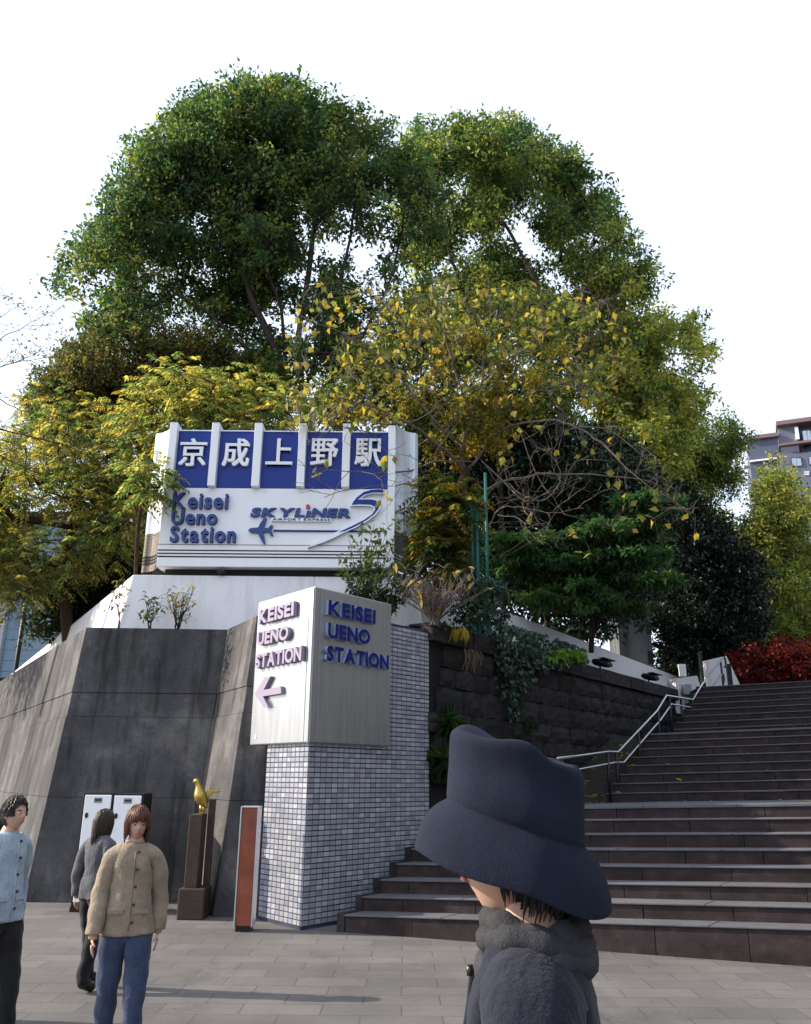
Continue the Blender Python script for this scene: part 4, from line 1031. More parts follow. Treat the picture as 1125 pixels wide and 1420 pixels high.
# ================================================================== BARE BRANCHED TREE WITH BIG YELLOW LEAVES
br_ = random.Random(17)
bt = empty('bare_branched_tree', at(652, 850, 15.2), 'half bare tree with twisting pale branches and big yellow leaves right of the sign', 'tree')
tr, bm_ = MB(), MB()
tk = curve_pts([at(655, 850, 15.2), at(650, 760, 15.2), at(641, 690, 15.2), at(646, 650, 15.2)], br_, .01); tr.tube(tk, np.linspace(.12, .085, len(tk)), 9)
limbs = [  # pixel paths read off the tree, with the distance of each point
 ([(646, 655, 15.2), (640, 625, 15.1), (655, 580, 15), (668, 530, 15), (672, 480, 15), (690, 430, 15.2)], .06),
 ([(646, 655, 15.2), (620, 628, 14.8), (585, 600, 14.2), (545, 575, 13.6), (500, 560, 13.2), (455, 548, 13)], .045),
 ([(650, 650, 15.2), (680, 615, 15), (705, 592, 14.8), (760, 583, 14.4), (800, 592, 14.1), (835, 615, 14), (880, 660, 13.8), (925, 690, 13.8), (960, 712, 13.8)], .038),
 ([(655, 690, 15.2), (690, 671, 14.9), (735, 660, 14.6), (770, 657, 14.4), (840, 660, 14.2), (905, 668, 14.1)], .042),
 ([(664, 600, 15), (690, 570, 14.9), (740, 545, 14.8), (790, 530, 14.6), (850, 500, 14.6)], .03),
 ([(660, 570, 15), (620, 530, 14.7), (580, 480, 14.3), (540, 430, 14), (500, 405, 13.9)], .034),
 ([(645, 620, 15.1), (600, 580, 14.6), (560, 530, 14.2), (520, 490, 13.9), (470, 460, 13.7), (430, 445, 13.6)], .034),
 ([(655, 640, 15.1), (600, 640, 14.4), (560, 655, 13.7), (500, 655, 13), (445, 650, 12.8)], .022),
 ([(670, 640, 15), (720, 690, 14.5), (745, 690, 14.3), (765, 675, 14.2)], .02),
 ([(700, 668, 14.8), (735, 690, 14.4), (762, 690, 14.2), (778, 660, 14.2), (770, 640, 14.2)], .018),
 ([(670, 740, 15), (695, 705, 14.7), (730, 705, 14.4), (765, 712, 14.2), (810, 705, 14)], .02),
 ([(690, 715, 14.7), (720, 720, 14.5), (738, 742, 14.4)], .014),
 ([(760, 712, 14.2), (762, 725, 14.2), (748, 735, 14.2)], .01),
 ([(668, 530, 15), (720, 490, 15), (770, 450, 15), (810, 420, 15.2)], .03),
 ([(655, 585, 15), (640, 540, 14.8), (620, 480, 14.7), (610, 430, 14.7), (600, 400, 14.7)], .03),
 ([(560, 597, 13.9), (520, 600, 13.3), (470, 590, 12.9), (420, 585, 12.9)], .016),
 ([(646, 700, 15.1), (600, 672, 14.3), (560, 672, 13.6), (500, 676, 13.0), (450, 690, 12.8)], .015),
 ([(720, 590, 14.7), (735, 640, 14.5), (770, 690, 14.3), (800, 640, 14.2), (850, 640, 14)], .014),
 ([(800, 592, 14.1), (850, 600, 14), (900, 640, 13.9), (930, 650, 13.9)], .016),
 ([(780, 530, 14.6), (830, 545, 14.5), (880, 560, 14.4)], .015),
]
tips = []
def twigs_from(path, r0, lvl, mbx, r):
    n = len(path)
    for i in range(2, n):
        if r.random() < (.55 if lvl == 0 else .42):
            a = path[i]; t = (path[i] - path[i - 1]).normalized(); u = Vector((r.uniform(-1, 1), r.uniform(-.6, .6), r.uniform(-.5, 1))).normalized()
            d = (t * .55 + u * .9).normalized(); Ln = r.uniform(.35, 1.05) * (1 if lvl == 0 else .55); q = [a]
            for k in range(5):
                d = (d + Vector((r.uniform(-1, 1), r.uniform(-1, 1), r.uniform(-.8, .9))) * .33).normalized(); q.append(q[-1] + d * Ln / 5)
            rr_ = r0 * .26 * (1 - .5 * i / n) + .0035; mbx.tube(q, np.linspace(rr_, .0035, 6), 4, False)
            tips.append((q[-1], d)); tips.append((q[3], d))
            if lvl < 1: twigs_from(q, rr_ * 1.6, lvl + 1, mbx, r)
for pts, r0 in limbs:
    c = curve_pts([at(*p) for p in pts], br_, .022); bm_.tube(c, np.linspace(r0 * .85, max(.006, r0 * .22), len(c)), 6, False)
    tips.append((c[-1], (c[-1] - c[-2]).normalized())); twigs_from(c, r0, 0, bm_, br_)
tr.build('trunk', M['bark_red'], bt, True); bm_.build('branches', M['bark_pale'], bt, True)
# broad leaves: shape with lobed outline, folded along the midrib
def broad_leaf(col, sd):
    r = random.Random(sd); half = [(0, 0), (.24, -.09), (.43, .10), (.44, .36), (.30, .62), (.12, .88), (0, 1.08)]
    V = [(0, y, -.16 * y * y) for x, y in half]; n = len(half)
    V += [(x * r.uniform(.9, 1.1), y, .10 * x - .16 * y * y + r.uniform(-.02, .02)) for x, y in half[1:-1]]
    V += [(-x * r.uniform(.9, 1.1), y, .10 * x - .16 * y * y + r.uniform(-.02, .02)) for x, y in half[1:-1]]
    F = []
    def side(o, flip):
        ids = [0] + [o + i for i in range(n - 2)] + [n - 1]
        for i in range(n - 1):
            q = [i, ids[i], ids[i + 1], i + 1]; q = [k for j, k in enumerate(q) if k not in q[:j]]
            F.append(tuple(q[::-1]) if flip else tuple(q))
    side(n, False); side(n + n - 2, True)
    me = bpy.data.meshes.new('leaf'); me.from_pydata(V, [], F); me.materials.append(M['leaf'])
    c4 = []
    for x, y, z in V: k = r.uniform(.85, 1.1) * (1.12 if abs(x) < .01 else 1); c4 += [col[0] * k, col[1] * k, col[2] * k, 1]
    a = me.color_attributes.new('Col', 'FLOAT_COLOR', 'POINT'); a.data.foreach_set('color', c4); return me
BL = [broad_leaf(c, i) for i, c in enumerate([(.37, .31, .13), (.38, .30, .10), (.32, .29, .13), (.27, .27, .11), (.23, .25, .10), (.33, .24, .08), (.30, .25, .13), (.19, .22, .09)])]
def leaf_rot(r):
    ax = Vector((r.uniform(-1, 1), r.uniform(-1, .4), r.uniform(-1.3, .15))).normalized()
    n = Vector((r.uniform(-.7, .7), r.uniform(-1.2, .2), r.uniform(.1, 1))).normalized(); s = ax.cross(n).normalized(); n = s.cross(ax)
    return Matrix((( s.x, ax.x, n.x), (s.y, ax.y, n.y), (s.z, ax.z, n.z)))
zones = [([(425, 395), (520, 395), (560, 420), (560, 520), (470, 540), (400, 520), (390, 460)], 13.8, 230), ([(560, 390), (660, 390), (740, 400), (760, 470), (740, 560), (640, 570), (570, 540)], 14.8, 380),
         ([(740, 400), (830, 410), (880, 470), (850, 560), (760, 560)], 14.9, 170), ([(838, 650), (900, 650), (960, 690), (990, 740), (930, 750), (860, 730)], 13.9, 40),
         ([(390, 540), (540, 545), (600, 590), (400, 600)], 13.4, 90), ([(680, 560), (900, 560), (940, 650), (700, 660)], 14.4, 46), ([(690, 660), (880, 670), (900, 780), (700, 760)], 14.2, 14), ([(430, 600), (545, 610), (540, 700), (440, 690)], 12.9, 14)]
nl = 0; rest = [[], [], [], [], []]; zn = []
for poly, Yd, n in zones:
    xs = [p[0] for p in poly]; ys = [p[1] for p in poly]; k = 0
    while k < n:
        x, y = br_.uniform(min(xs), max(xs)), br_.uniform(min(ys), max(ys))
        if not inpoly(x, y, poly): continue
        for g_ in range(br_.choice((1, 2, 3))):
            p = at(x + br_.uniform(-9, 9), y + br_.uniform(-9, 9), Yd + br_.uniform(-.5, .5)); zn.append((p, br_.uniform(.13, .26))); k += 1
        a = at(x, y - 4, Yd); tw = [a + Vector((br_.uniform(-.4, .4), .1, br_.uniform(-.5, -.1))), a + Vector((br_.uniform(-.1, .1), 0, .02)), zn[-1][0]]
zn.sort(key=lambda t: -t[1])
twm = MB()
for i, (p, s) in enumerate(zn):
    q = min(tips, key=lambda t: (t[0] - p).length)[0]
    if br_.random() < .75:
        mid = p.lerp(q, .5) + Vector((br_.uniform(-.1, .1), br_.uniform(-.1, .1), br_.uniform(.0, .16))); twm.tube([q, mid, p], [.006, .004, .003], 3, False)
    if i < 300:
        o = link('leaf', BL[br_.choice((0, 0, 1, 2, 2, 3, 4, 5, 6, 7))], bt); o.matrix_world = Matrix.Translation(p) @ leaf_rot(br_).to_4x4() @ Matrix.Scale(s, 4)
    else: rest[0].append(p)
if rest[0]:
    n = len(rest[0]); P = np.array([p[:] for p in rest[0]]); r_ = np.random.default_rng(3)
    tag(link('leaves', leaf_mesh('leaves', P, unit(n, r_) + [0, 0, -.6], unit(n, r_) + [0, -.8, .6], r_.uniform(.13, .2, n), r_.uniform(.10, .15, n), pick([((.42, .30, .05), 3), ((.3, .27, .06), 2), ((.22, .24, .06), 2)], n, r_), M['leaf'], .2), bt), kind='stuff')
tag(twm.build('twigs', M['bark_pale'], bt, True), kind='stuff')
# small leaved sprays on the same tree's trunk (yellow green tufts)
tuft = [(at(x, y, 15.0 + br_.uniform(-.3, .3)), br_.uniform(.2, .32)) for x, y in [(625, 590), (640, 565), (655, 610), (675, 600), (690, 620), (700, 580), (640, 640), (610, 620), (665, 560), (690, 540), (720, 560), (600, 545), (570, 560), (540, 540), (500, 575), (470, 570), (530, 575), (620, 500), (700, 500), (650, 470), (740, 520), (780, 490), (580, 450)]]
foliage('spray', tuft, 9, 22, .2, .11, .06, [((.2, .16, .03), 3), ((.11, .12, .03), 2), ((.28, .18, .03), 1)], M['leaf'], bt, 61)

# ---- thin bare tree at the far left ----
lt = empty('twiggy_tree', at(-70, 700, 15), 'thin nearly bare tree whose twigs reach in from the left edge', 'tree')
tr, bm_ = MB(), MB(); tips = []
tk = curve_pts([at(-75, 900, 15), at(-70, 760, 15), at(-64, 640, 15), at(-50, 540, 15), at(-30, 460, 15)], br_, .01); tr.tube(tk, np.linspace(.1, .04, len(tk)), 8)
for pts, r0 in (([(-60, 600, 15), (0, 632, 14.8), (50, 655, 14.7), (90, 672, 14.6)], .02), ([(-55, 560, 15), (0, 595, 14.9), (60, 610, 14.8), (110, 625, 14.7), (150, 650, 14.7)], .02),
                ([(-45, 520, 15), (10, 560, 15), (50, 575, 15)], .016), ([(-40, 500, 15), (0, 470, 15), (30, 455, 15), (55, 440, 15)], .014), ([(-45, 520, 15), (0, 510, 15), (40, 500, 15), (75, 520, 15)], .014), ([(-30, 460, 15), (0, 440, 15), (25, 425, 15)], .01)):
    c = curve_pts([at(*p) for p in pts], br_, .015); bm_.tube(c, np.linspace(r0, .004, len(c)), 5, False); twigs_from(c, r0 * .7, 0, bm_, br_)
n = len(tips) * 3; r_ = np.random.default_rng(8); P = np.repeat(np.array([t[0][:] for t in tips]), 3, 0) + r_.normal(size=(n, 3)) * .06
tr.build('trunk', M['bark'], lt, True); bm_.build('branches', M['bark'], lt, True)
tag(link('leaves', leaf_mesh('leaves', P, unit(n, r_), unit(n, r_) + [0, 0, 1], r_.uniform(.05, .09, n), r_.uniform(.03, .045, n), pick([((.12, .10, .07), 2), ((.16, .13, .05), 1)], n, r_), M['leaf']), lt), kind='stuff')

# ---- plants on the ledge and the walls ----
def sapling(label, x, ytop, Yd, spread, nst, leafpal, nleaf, seed, Lf=.10, cat='sapling', barkm='bark', leafy=True, base_sp=.03):
    r = random.Random(seed); b0 = at(x, 872, Yd); zb = HW - .07; b0 = Vector((b0.x, b0.y, zb)); Ht = at(x, ytop, Yd).z - zb
    e = empty('sapling', b0, label, cat); m_ = MB(); tp = []
    for i in range(nst):
        q = [b0 + Vector((r.uniform(-1, 1) * base_sp, r.uniform(-1, 1) * base_sp, 0))]; a = r.uniform(0, 6.28); tgt = Vector((math.cos(a) * spread * r.uniform(.2, 1), math.sin(a) * spread * .6, Ht * r.uniform(.6, 1)))
        for k in range(1, 6): s = k / 5; q.append(b0 + Vector((tgt.x * s ** 1.4, tgt.y * s ** 1.4, tgt.z * s)) + Vector((r.uniform(-1, 1), r.uniform(-1, 1), 0)) * .025)
        m_.tube(q, np.linspace(.011, .004, 6), 4, False)
        for k in range(2, 6):
            for z in range(2):
                d = Vector((r.uniform(-1, 1), r.uniform(-1, 1), r.uniform(.1, .9))).normalized(); t2 = q[k] + d * r.uniform(.08, .25); m_.tube([q[k], q[k].lerp(t2, .5) + Z * .015, t2], [.005, .004, .002], 3, False); tp.append(t2)
    m_.build('stems', M[barkm], e, True)
    rg = np.random.default_rng(seed); sel = rg.integers(0, len(tp), nleaf); P = np.array([tp[i][:] for i in sel]) + rg.normal(size=(nleaf, 3)) * .035
    tag(link('leaves', leaf_mesh('leaves', P, unit(nleaf, rg) + [0, 0, -.3], unit(nleaf, rg) + [0, -.4, 1], rg.uniform(.7, 1.2, nleaf) * Lf, rg.uniform(.4, .55, nleaf) * Lf, pick(leafpal, nleaf, rg), M['leaf'], .2), e), kind='stuff')
GP = [((.06, .11, .03), 2), ((.04, .08, .03), 2), ((.12, .14, .04), 1)]
sapling('slim sapling with few leaves at left end of the ledge', 164, 805, 12.98, .16, 2, OL, 34, 1)
sapling('small sapling with green top leaves, middle of the three on the ledge', 207, 826, 12.98, .22, 5, GP, 46, 2)
sapling('bushy bare sapling with a few yellow leaves, right of the three on the ledge', 246, 820, 12.98, .34, 10, [((.3, .22, .06), 2), ((.14, .14, .06), 1)], 42, 3)
sapling('green leaved shrub rising in front of the right part of the station sign', 500, 738, 12.75, .55, 16, GP + [((.08, .1, .03), 2)], 520, 4, .105, 'shrub')
sapling('dark green bush on the ledge above the direction sign', 535, 792, 12.55, .6, 16, [((.03, .06, .025), 2), ((.05, .09, .03), 1)], 620, 5, .10, 'shrub')
sapling('bare twiggy bush with a few pale yellow leaves above the tiled pillar', 603, 795, 12.15, .75, 58, [((.36, .25, .09), 2), ((.3, .2, .06), 1)], 34, 6, .17, 'shrub', 'bark_pale', base_sp=.09)
# ivy: hangs down the stone wall and climbs the fence
def wallp(x, y, out): return on_plane(x, y, S0, SN) + SN * out
iv = empty('ivy', wallp(740, 910, 0), 'dark ivy spilling over the stone wall coping and up the fence posts', 'ivy')
P = []; ip = [[(645, 800), (690, 800), (695, 862), (760, 880), (812, 900), (815, 918), (770, 925), (735, 935), (720, 965), (705, 1005), (690, 985), (682, 930), (676, 885), (640, 872)], [(560, 850), (640, 835), (640, 872), (600, 875)]]
ir = np.random.default_rng(12); rrn = random.Random(12)
while len(P) < 4600:
    pl_i = ip[0] if rrn.random() < .9 else ip[1]
    x, y = rrn.uniform(560, 830), rrn.uniform(795, 1010)
    if not inpoly(x, y, pl_i): continue
    if rrn.random() < (.45 if y < 950 else .82) and y > 925: continue
    clump = math.sin(x * .13) * math.cos(y * .17) + rrn.uniform(-.9, .9)
    if clump < -.3: continue
    yc = SH
    p = wallp(x, y, .05)
    if p.z > SH: p = on_plane(x, y, S0 - SN * rrn.uniform(.1, .75), SN)
    else: p = p + SN * rrn.uniform(.02, .2)
    if y < 862: p = ff(x, y) - Fn * rrn.uniform(-.25, .25)
    P.append(p[:])
P = np.array(P); n = len(P)
tag(link('leaves', leaf_mesh('leaves', P, unit(n, ir) * .8 + [0, 0, -.8], unit(n, ir) * .6 + np.array(SN[:]) + [0, 0, .5], ir.uniform(.06, .11, n), ir.uniform(.055, .09, n), pick([((.02, .05, .03), 3), ((.03, .07, .04), 2), ((.05, .085, .05), 1), ((.09, .12, .09), .25)], n, ir), M['leaf_dark'], .1), iv), kind='stuff')
m_ = MB()
for i in range(26):
    x = rrn.uniform(680, 800); a = wallp(x, 895 + (x - 680) * .2, .03); m_.tube([a, a + Vector((rrn.uniform(-.1, .1), 0, -.4)) + SN * .03, a + Vector((rrn.uniform(-.2, .2), 0, -.9))], [.008, .006, .003], 4, False)
m_.build('stems', M['bark'], iv, True)
def plant_cluster(name, label, cat, px, n, Lf, Wf, pal, out, seed, m='leaf', droop=.35, down=-.5, spread=7):
    r = np.random.default_rng(seed); rp = random.Random(seed); P, A = [], []
    c0 = wallp(*px[0], out); e = empty(name, c0, label, cat)
    for i in range(n):
        x, y = px[rp.randrange(len(px))]; q = wallp(x + rp.uniform(-spread, spread), y + rp.uniform(-spread, spread) * .6, out + rp.uniform(-.05, .08)); P.append(q[:]); A.append((rp.uniform(-1, 1), rp.uniform(-1, .2), rp.uniform(-1, .8) + down))
    P = np.array(P); A = np.array(A); tag(link('leaves', leaf_mesh('leaves', P, A, unit(n, r) * .5 + np.array(SN[:]) * .7 + [0, 0, .8], r.uniform(.7, 1.2, n) * Lf, r.uniform(.8, 1.1, n) * Wf, pick(pal, n, r), M[m], droop), e), kind='stuff')
    s = MB()
    for i in range(9): q = Vector(P[i * n // 9]); s.tube([c0 - SN * out, c0.lerp(q, .5), q], [.006, .004, .002], 3, False)
    s.build('stems', M['bark'], e)
plant_cluster('creeper', 'bright yellow green creeper hanging over the coping', 'plant', [(752, 912), (762, 908), (772, 905), (782, 905), (788, 910), (768, 915)], 150, .16, .07, [((.13, .24, .025), 3), ((.2, .3, .04), 2), ((.07, .14, .02), 1)], .18, 1)
plant_cluster('yellow_sprig', 'drooping sprig of long yellow leaves over the top right of the tiled pillar', 'plant', [(616, 872), (622, 874), (628, 874)], 26, .22, .06, [((.48, .36, .05), 3), ((.36, .28, .05), 1)], .22, 2, down=-1.1, spread=4)
for x, y, lab, k in ((612, 1002, 'grassy fern tuft on the stone wall, upper one beside the pillar', 90), (604, 1052, 'grassy fern tuft on the stone wall, lower one beside the pillar', 90)):
    plant_cluster('fern_tuft', lab, 'fern', [(x, y)], k, .30, .022, [((.04, .09, .03), 3), ((.07, .13, .04), 1)], .1, x + y, down=-.1, droop=.5, spread=4)
plant_cluster('fern_tuft', 'small dark fern in a joint of the stone wall above the hat', 'fern', [(728, 1002)], 60, .14, .03, [((.025, .05, .025), 3)], .07, 9, spread=8)
m_ = MB(); dg_ = empty('dry_grass', wallp(648, 905, 0), 'hank of dry straw coloured grass hanging below the coping', 'plant')
for i in range(34):
    a = wallp(638 + rrn.uniform(0, 22), 897 + rrn.uniform(-2, 5), .05); m_.tube([a, a + SN * .05 + Vector((rrn.uniform(-.05, .05), 0, -.15)), a + SN * .02 + Vector((rrn.uniform(-.06, .06), 0, -rrn.uniform(.25, .42)))], [.005, .004, .002], 3, False)
m_.build('blades', mat('dry_straw', (.16, .12, .09), .9), dg_)
# litter of leaves on the planted strip and landing
P = []; 
for i in range(420):
    t = rrn.uniform(-2.5, 9); base_p = E0 + UP * t; s = rrn.uniform(-1.5, .1) if rrn.random() < .75 else rrn.uniform(0, 6)
    p = base_p + (ST * s if s > 0 else SN * s); k = max(0, min(8 * RISE, t / GO * RISE)) + max(0, min(8 * RISE, (t - 7 * GO - 1.5) / GO * RISE)) * (t > 7 * GO + 1.5)
    zz = LZ + (math.ceil(max(0, t) / GO) * RISE if t < 7 * GO else k) + max(0, s) * TILT + .012
    if s < 0: zz = LZ + .1 + k
    if t > 7 * GO and s > 0: continue
    if s < 0 and t > 2: continue
    P.append((p.x, p.y, zz))
P = np.array(P); n = len(P)
tag(link('fallen_leaves', leaf_mesh('fallen_leaves', P, unit(n, ir) * [1, 1, .15], unit(n, ir) * .3 + [0, 0, 1], ir.uniform(.07, .14, n), ir.uniform(.05, .09, n), pick([((.4, .3, .06), 3), ((.25, .14, .05), 2), ((.45, .4, .15), 1)], n, ir), M['leaf'], .1), None), 'fallen yellow leaves lying on the stair landing and planted strip', 'fallen leaves', kind='stuff')

# ================================================================== BUILDINGS, POLE
bb = empty('blue_building', at(20, 930, 36), 'pale blue building with horizontal cladding behind the left tree', 'building')
sid = paint('pale_blue_cladding', (.36, .49, .60), .3); whm = M['white']
a, b = at(9, 880, 36), at(108, 880, 36); zt_ = at(40, 720, 36).z
MB().box((a.x - 4, 36.02, 0), (b.x - a.x + 4, 0, 0), (1.5, 9, 0), (0, 0, zt_)).build('wall', M['conc_back'], bb)
z = 0
cb = MB().box((0, 0, 0), (b.x - a.x, 0, 0), (0, .05, 0), (0, 0, .44)).mesh('cladding_board', sid)
while z < zt_ - .4:
    o = link('cladding_board', cb, bb); o.location = (a.x, 35.98, z); z += .455
MB().box((a.x - 4.2, 35.7, 0), (4.2 - .02, 0, 0), (0, .3, 0), (0, 0, at(5, 812, 36).z)).build('white_return', whm, bb)
MB().box((a.x - 4.3, 35.6, zt_), (b.x - a.x + 4.5, 0, 0), (1.5, 9.5, 0), (0, 0, .25)).build('roof', M['post'], bb)
up0 = at(21, 935, 27); pz = at(42, 760, 27)
pp = empty('lamp_pole', (up0.x, up0.y, 0), 'tall dark pole rising in front of the pale blue building', 'pole')
MB().tube([(up0.x, 27, 0), (up0.x, 27, pz.z)], [.085, .06], 10).build('pole', M['black'], pp, True)
MB().tube([(up0.x, 27, pz.z - .05), (up0.x + .3, 27, pz.z + .25), (up0.x + .9, 27, pz.z + .3)], .035, 8).build('arm', M['black'], pp, True)
MB().cbox((up0.x + 1.05, 27, pz.z + .27), .5, .2, .1).build('lamp_head', M['black'], pp, bevel=.02)
gbd = empty('grey_building', at(1090, 940, 58), 'grey violet office block with brown coping at the right edge', 'building')
gm = paint('grey_violet_render', (.13, .135, .19), .2); g2 = paint('dark_violet_render', (.09, .095, .145), .2); cop = mat('brown_coping', (.20, .13, .12), .6)
winm = mat('window_glass', (.35, .42, .5), .12, .3, .6)
BA = hdir(112); BN = Vector((BA.y, -BA.x, 0)); BN = BN if BN.y < 0 else -BN
BO = at(1036, 611, 60)
def bp(x, y, out=0): return on_plane(x, y, BO, BN) + BN * out
def bbox(name, x0, y0, x1, y1, out, th, m, parent):
    a, b = bp(x0, y1), bp(x1, y0); zz = bp(x0, y0).z; w_ = (b - a).dot(BA); return MB().box(a + BN * (out - th), BA * w_, BN * th, Z * (zz - a.z)).build(name, m, parent)
z0 = 0
def tall(name, x0, ytop, x1, out, th, m):
    a = bp(x0, ytop); w_ = (bp(x1, ytop) - a).dot(BA); p = Vector((a.x, a.y, 0)); return MB().box(p + BN * (out - th), BA * w_, BN * th, Z * a.z).build(name, m, gbd)
tall('wing', 1036, 611, 1079, 0, 12, g2); tall('tower', 1079.2, 634, 1230, .4, 14, gm); 
tall('upper_storey', 1078.4, 592, 1104, .0, 12, gm); tall('upper_storey', 1106.5, 591, 1230, -.6, 11, g2)
bbox('coping', 1034, 607, 1079.5, 612, .3, 1.2, cop, gbd); bbox('coping', 1076.5, 587.5, 1235, 593, .5, 1.6, cop, gbd)
bbox('ledge', 1040, 640, 1079, 642, .25, .3, M['white'], gbd); bbox('ledge', 1080, 620, 1235, 623, .75, .5, cop, gbd)
bbox('white_slit', 1104.2, 594, 1106.4, 611, .3, .8, M['white'], gbd)
for (x0, y0, x1, y1) in ((1098, 638, 1111, 650), (1122, 636, 1136, 648), (1098, 690, 1111, 703), (1122, 688, 1136, 701), (1098, 745, 1111, 758), (1122, 743, 1136, 757), (1098, 800, 1111, 814), (1122, 800, 1136, 814), (1114, 600, 1124, 617), (1048, 690, 1060, 703), (1064, 690, 1076, 703)):
    f_ = bbox('window', x0, y0, x1, y1, .46 if x0 > 1079 else .06, .06 if y0 > 620 else .9, M['dark'], gbd)
    xm = (x0 + x1) / 2
    bbox('pane', x0 + .8, y0 + .8, xm - .3, y1 - .8, .5 if x0 > 1079 else .1, .05, winm, f_); bbox('pane', xm + .3, y0 + .8, x1 - .8, y1 - .8, .5 if x0 > 1079 else .1, .05, winm, f_)
bbox('vent', 1115.5, 656.5, 1118, 658.5, .46, .06, M['white'], gbd); bbox('vent', 1119, 656.5, 1121.5, 658.5, .46, .06, M['white'], gbd); bbox('vent', 1115.5, 659.5, 1118, 661.5, .46, .06, M['white'], gbd); bbox('vent', 1119, 659.5, 1121.5, 661.5, .46, .06, M['white'], gbd)

# ================================================================== BIRD STATUE, SMALL BOX
def skinned(verts, edges, sub=2, root=0):
    me = bpy.data.meshes.new('s'); me.from_pydata([v[0] for v in verts], edges, [])
    o = bpy.data.objects.new('s', me); COL.objects.link(o); sk = o.modifiers.new('s', 'SKIN'); sk.use_smooth_shade = True
    for i, v in enumerate(verts):
        r_ = v[1]; me.skin_vertices[0].data[i].radius = r_ if isinstance(r_, tuple) else (r_, r_)
    me.skin_vertices[0].data[root].use_root = True
    if sub: s = o.modifiers.new('d', 'SUBSURF'); s.levels = sub; s.render_levels = sub
    dg = bpy.context.evaluated_depsgraph_get(); out = bpy.data.meshes.new_from_object(o.evaluated_get(dg)); bpy.data.objects.remove(o); bpy.data.meshes.remove(me)
    out.polygons.foreach_set('use_smooth', [True] * len(out.polygons)); return out
bY = 11.25; bs = bY / FPX
bo = at(279, 1130, bY)
bird = empty('bird_statue', bo, 'gilded bird statue with one wing stretched out on a dark pedestal', 'statue')
def B(x, y, dy=0): q = at(x, y, bY); return (q.x, bY + dy, q.z)
def setm(me, m): me.materials.clear(); me.materials.append(m); return me
bpts = [(289, 1120, .006), (286.5, 1118, .024), (284, 1115, .05), (281, 1110.5, .078), (278.7, 1105, .092), (277.2, 1100, .082), (276.4, 1095.5, .058), (275.8, 1091, .041), (274.8, 1087, .035), (273.6, 1084, .040), (272, 1082.6, .040), (270.3, 1083.2, .026), (268.6, 1084.4, .012), (267.6, 1085, .004)]
MB().tube([B(x, y) for x, y, r_ in bpts], [r_ for x, y, r_ in bpts], 18).build('body', M['gold'], bird, True).modifiers.new('d', 'SUBSURF').render_levels = 1
def wing_shape(pts, dy0, dy1, parent):
    m_ = MB(); n = len(pts); P = [Vector(B(x, y, dy0 + (dy1 - dy0) * i / n)) for i, (x, y) in enumerate(pts)]
    m_.prism([Vector((p.x, bY + dy0, p.z)) for p in P], (0, dy1, 0)); return m_.build('wing', M['gold'], parent, False, .008)
wing_shape([(281, 1106), (283, 1100), (287, 1096.5), (293, 1095), (301, 1096), (307.5, 1097), (303, 1099), (297, 1099.5), (293, 1102), (288, 1106), (284, 1108)], -.015, .03, bird)
wing_shape([(280, 1107), (284, 1104), (288, 1108), (289, 1114), (285, 1113), (281, 1111)], .08, .02, bird)
for x in (279, 282):
    MB().tube([B(x + .5, 1117, -.02 if x < 280 else .03), B(x, 1127, -.02 if x < 280 else .03)], [.022, .013], 8).build('leg', M['gold'], bird, True)
    p = B(x - 2, 1128, -.04 if x < 280 else .02); MB().box(p, (.05, 0, 0), (0, .03, 0), (0, 0, .012)).build('foot', M['gold'], bird, bevel=.004)
pm = granite('dark_bronze_pedestal', (.07, .045, .035), 40); pd = empty('pedestal', (bo.x, bY, 0), 'dark brown pedestal with upright plates carrying the gilded bird', 'pedestal')
a = at(266.5, 1128.5, bY); b = at(284, 1128.5, bY)
MB().box((a.x, bY - .13, 0), (b.x - a.x, 0, 0), (0, .28, 0), (0, 0, a.z)).build('block', pm, pd, bevel=.01)
MB().box((a.x - .05, bY - .17, 0), (b.x - a.x + .16, 0, 0), (0, .4, 0), (0, 0, .35)).build('plinth', pm, pd, bevel=.015)
for xa, xb, yt in ((265, 268.5, 1107), (286, 295, 1108.5)):
    p, q = at(xa, yt, bY), at(xb, yt, bY); MB().box((p.x, bY + .17, .35), (q.x - p.x, 0, 0), (0, .06, 0), (0, 0, p.z - .35)).build('plate', pm, pd, bevel=.006)
rb = empty('red_brown_box', at(347, 1130, 10.3), 'red brown box with pale metal edging at the foot of the tiled pillar', 'box')
a, b = at(334.5, 1118, 10.3), at(359.5, 1118, 10.3)
orm = mat('red_brown_panel', (.27, .075, .035), .45); base(orm, ramp(orm, noise(orm, coords(orm), 4, 6), [(.35, (.2, .05, .025)), (.7, (.31, .09, .04))]))
MB().box((a.x + .012, 10.305, .06), (b.x - a.x - .024, 0, 0), (0, .2, 0), (0, 0, a.z - .075)).build('panel', orm, rb, bevel=.004)
for p, d, h in (((a.x, 10.29, .05), .014, a.z - .05), ((b.x - .014, 10.29, .05), .014, a.z - .05)): MB().box(p, (d, 0, 0), (0, .235, 0), (0, 0, h)).build('edge_strip', M['silver'], rb, bevel=.003)
MB().box((a.x + .0145, 10.29, a.z - .014), (b.x - a.x - .029, 0, 0), (0, .235, 0), (0, 0, .014)).build('edge_strip', M['silver'], rb, bevel=.003)
MB().box((a.x + .02, 10.31, 0), (b.x - a.x - .04, 0, 0), (0, .19, 0), (0, 0, .06)).build('foot', M['black'], rb)

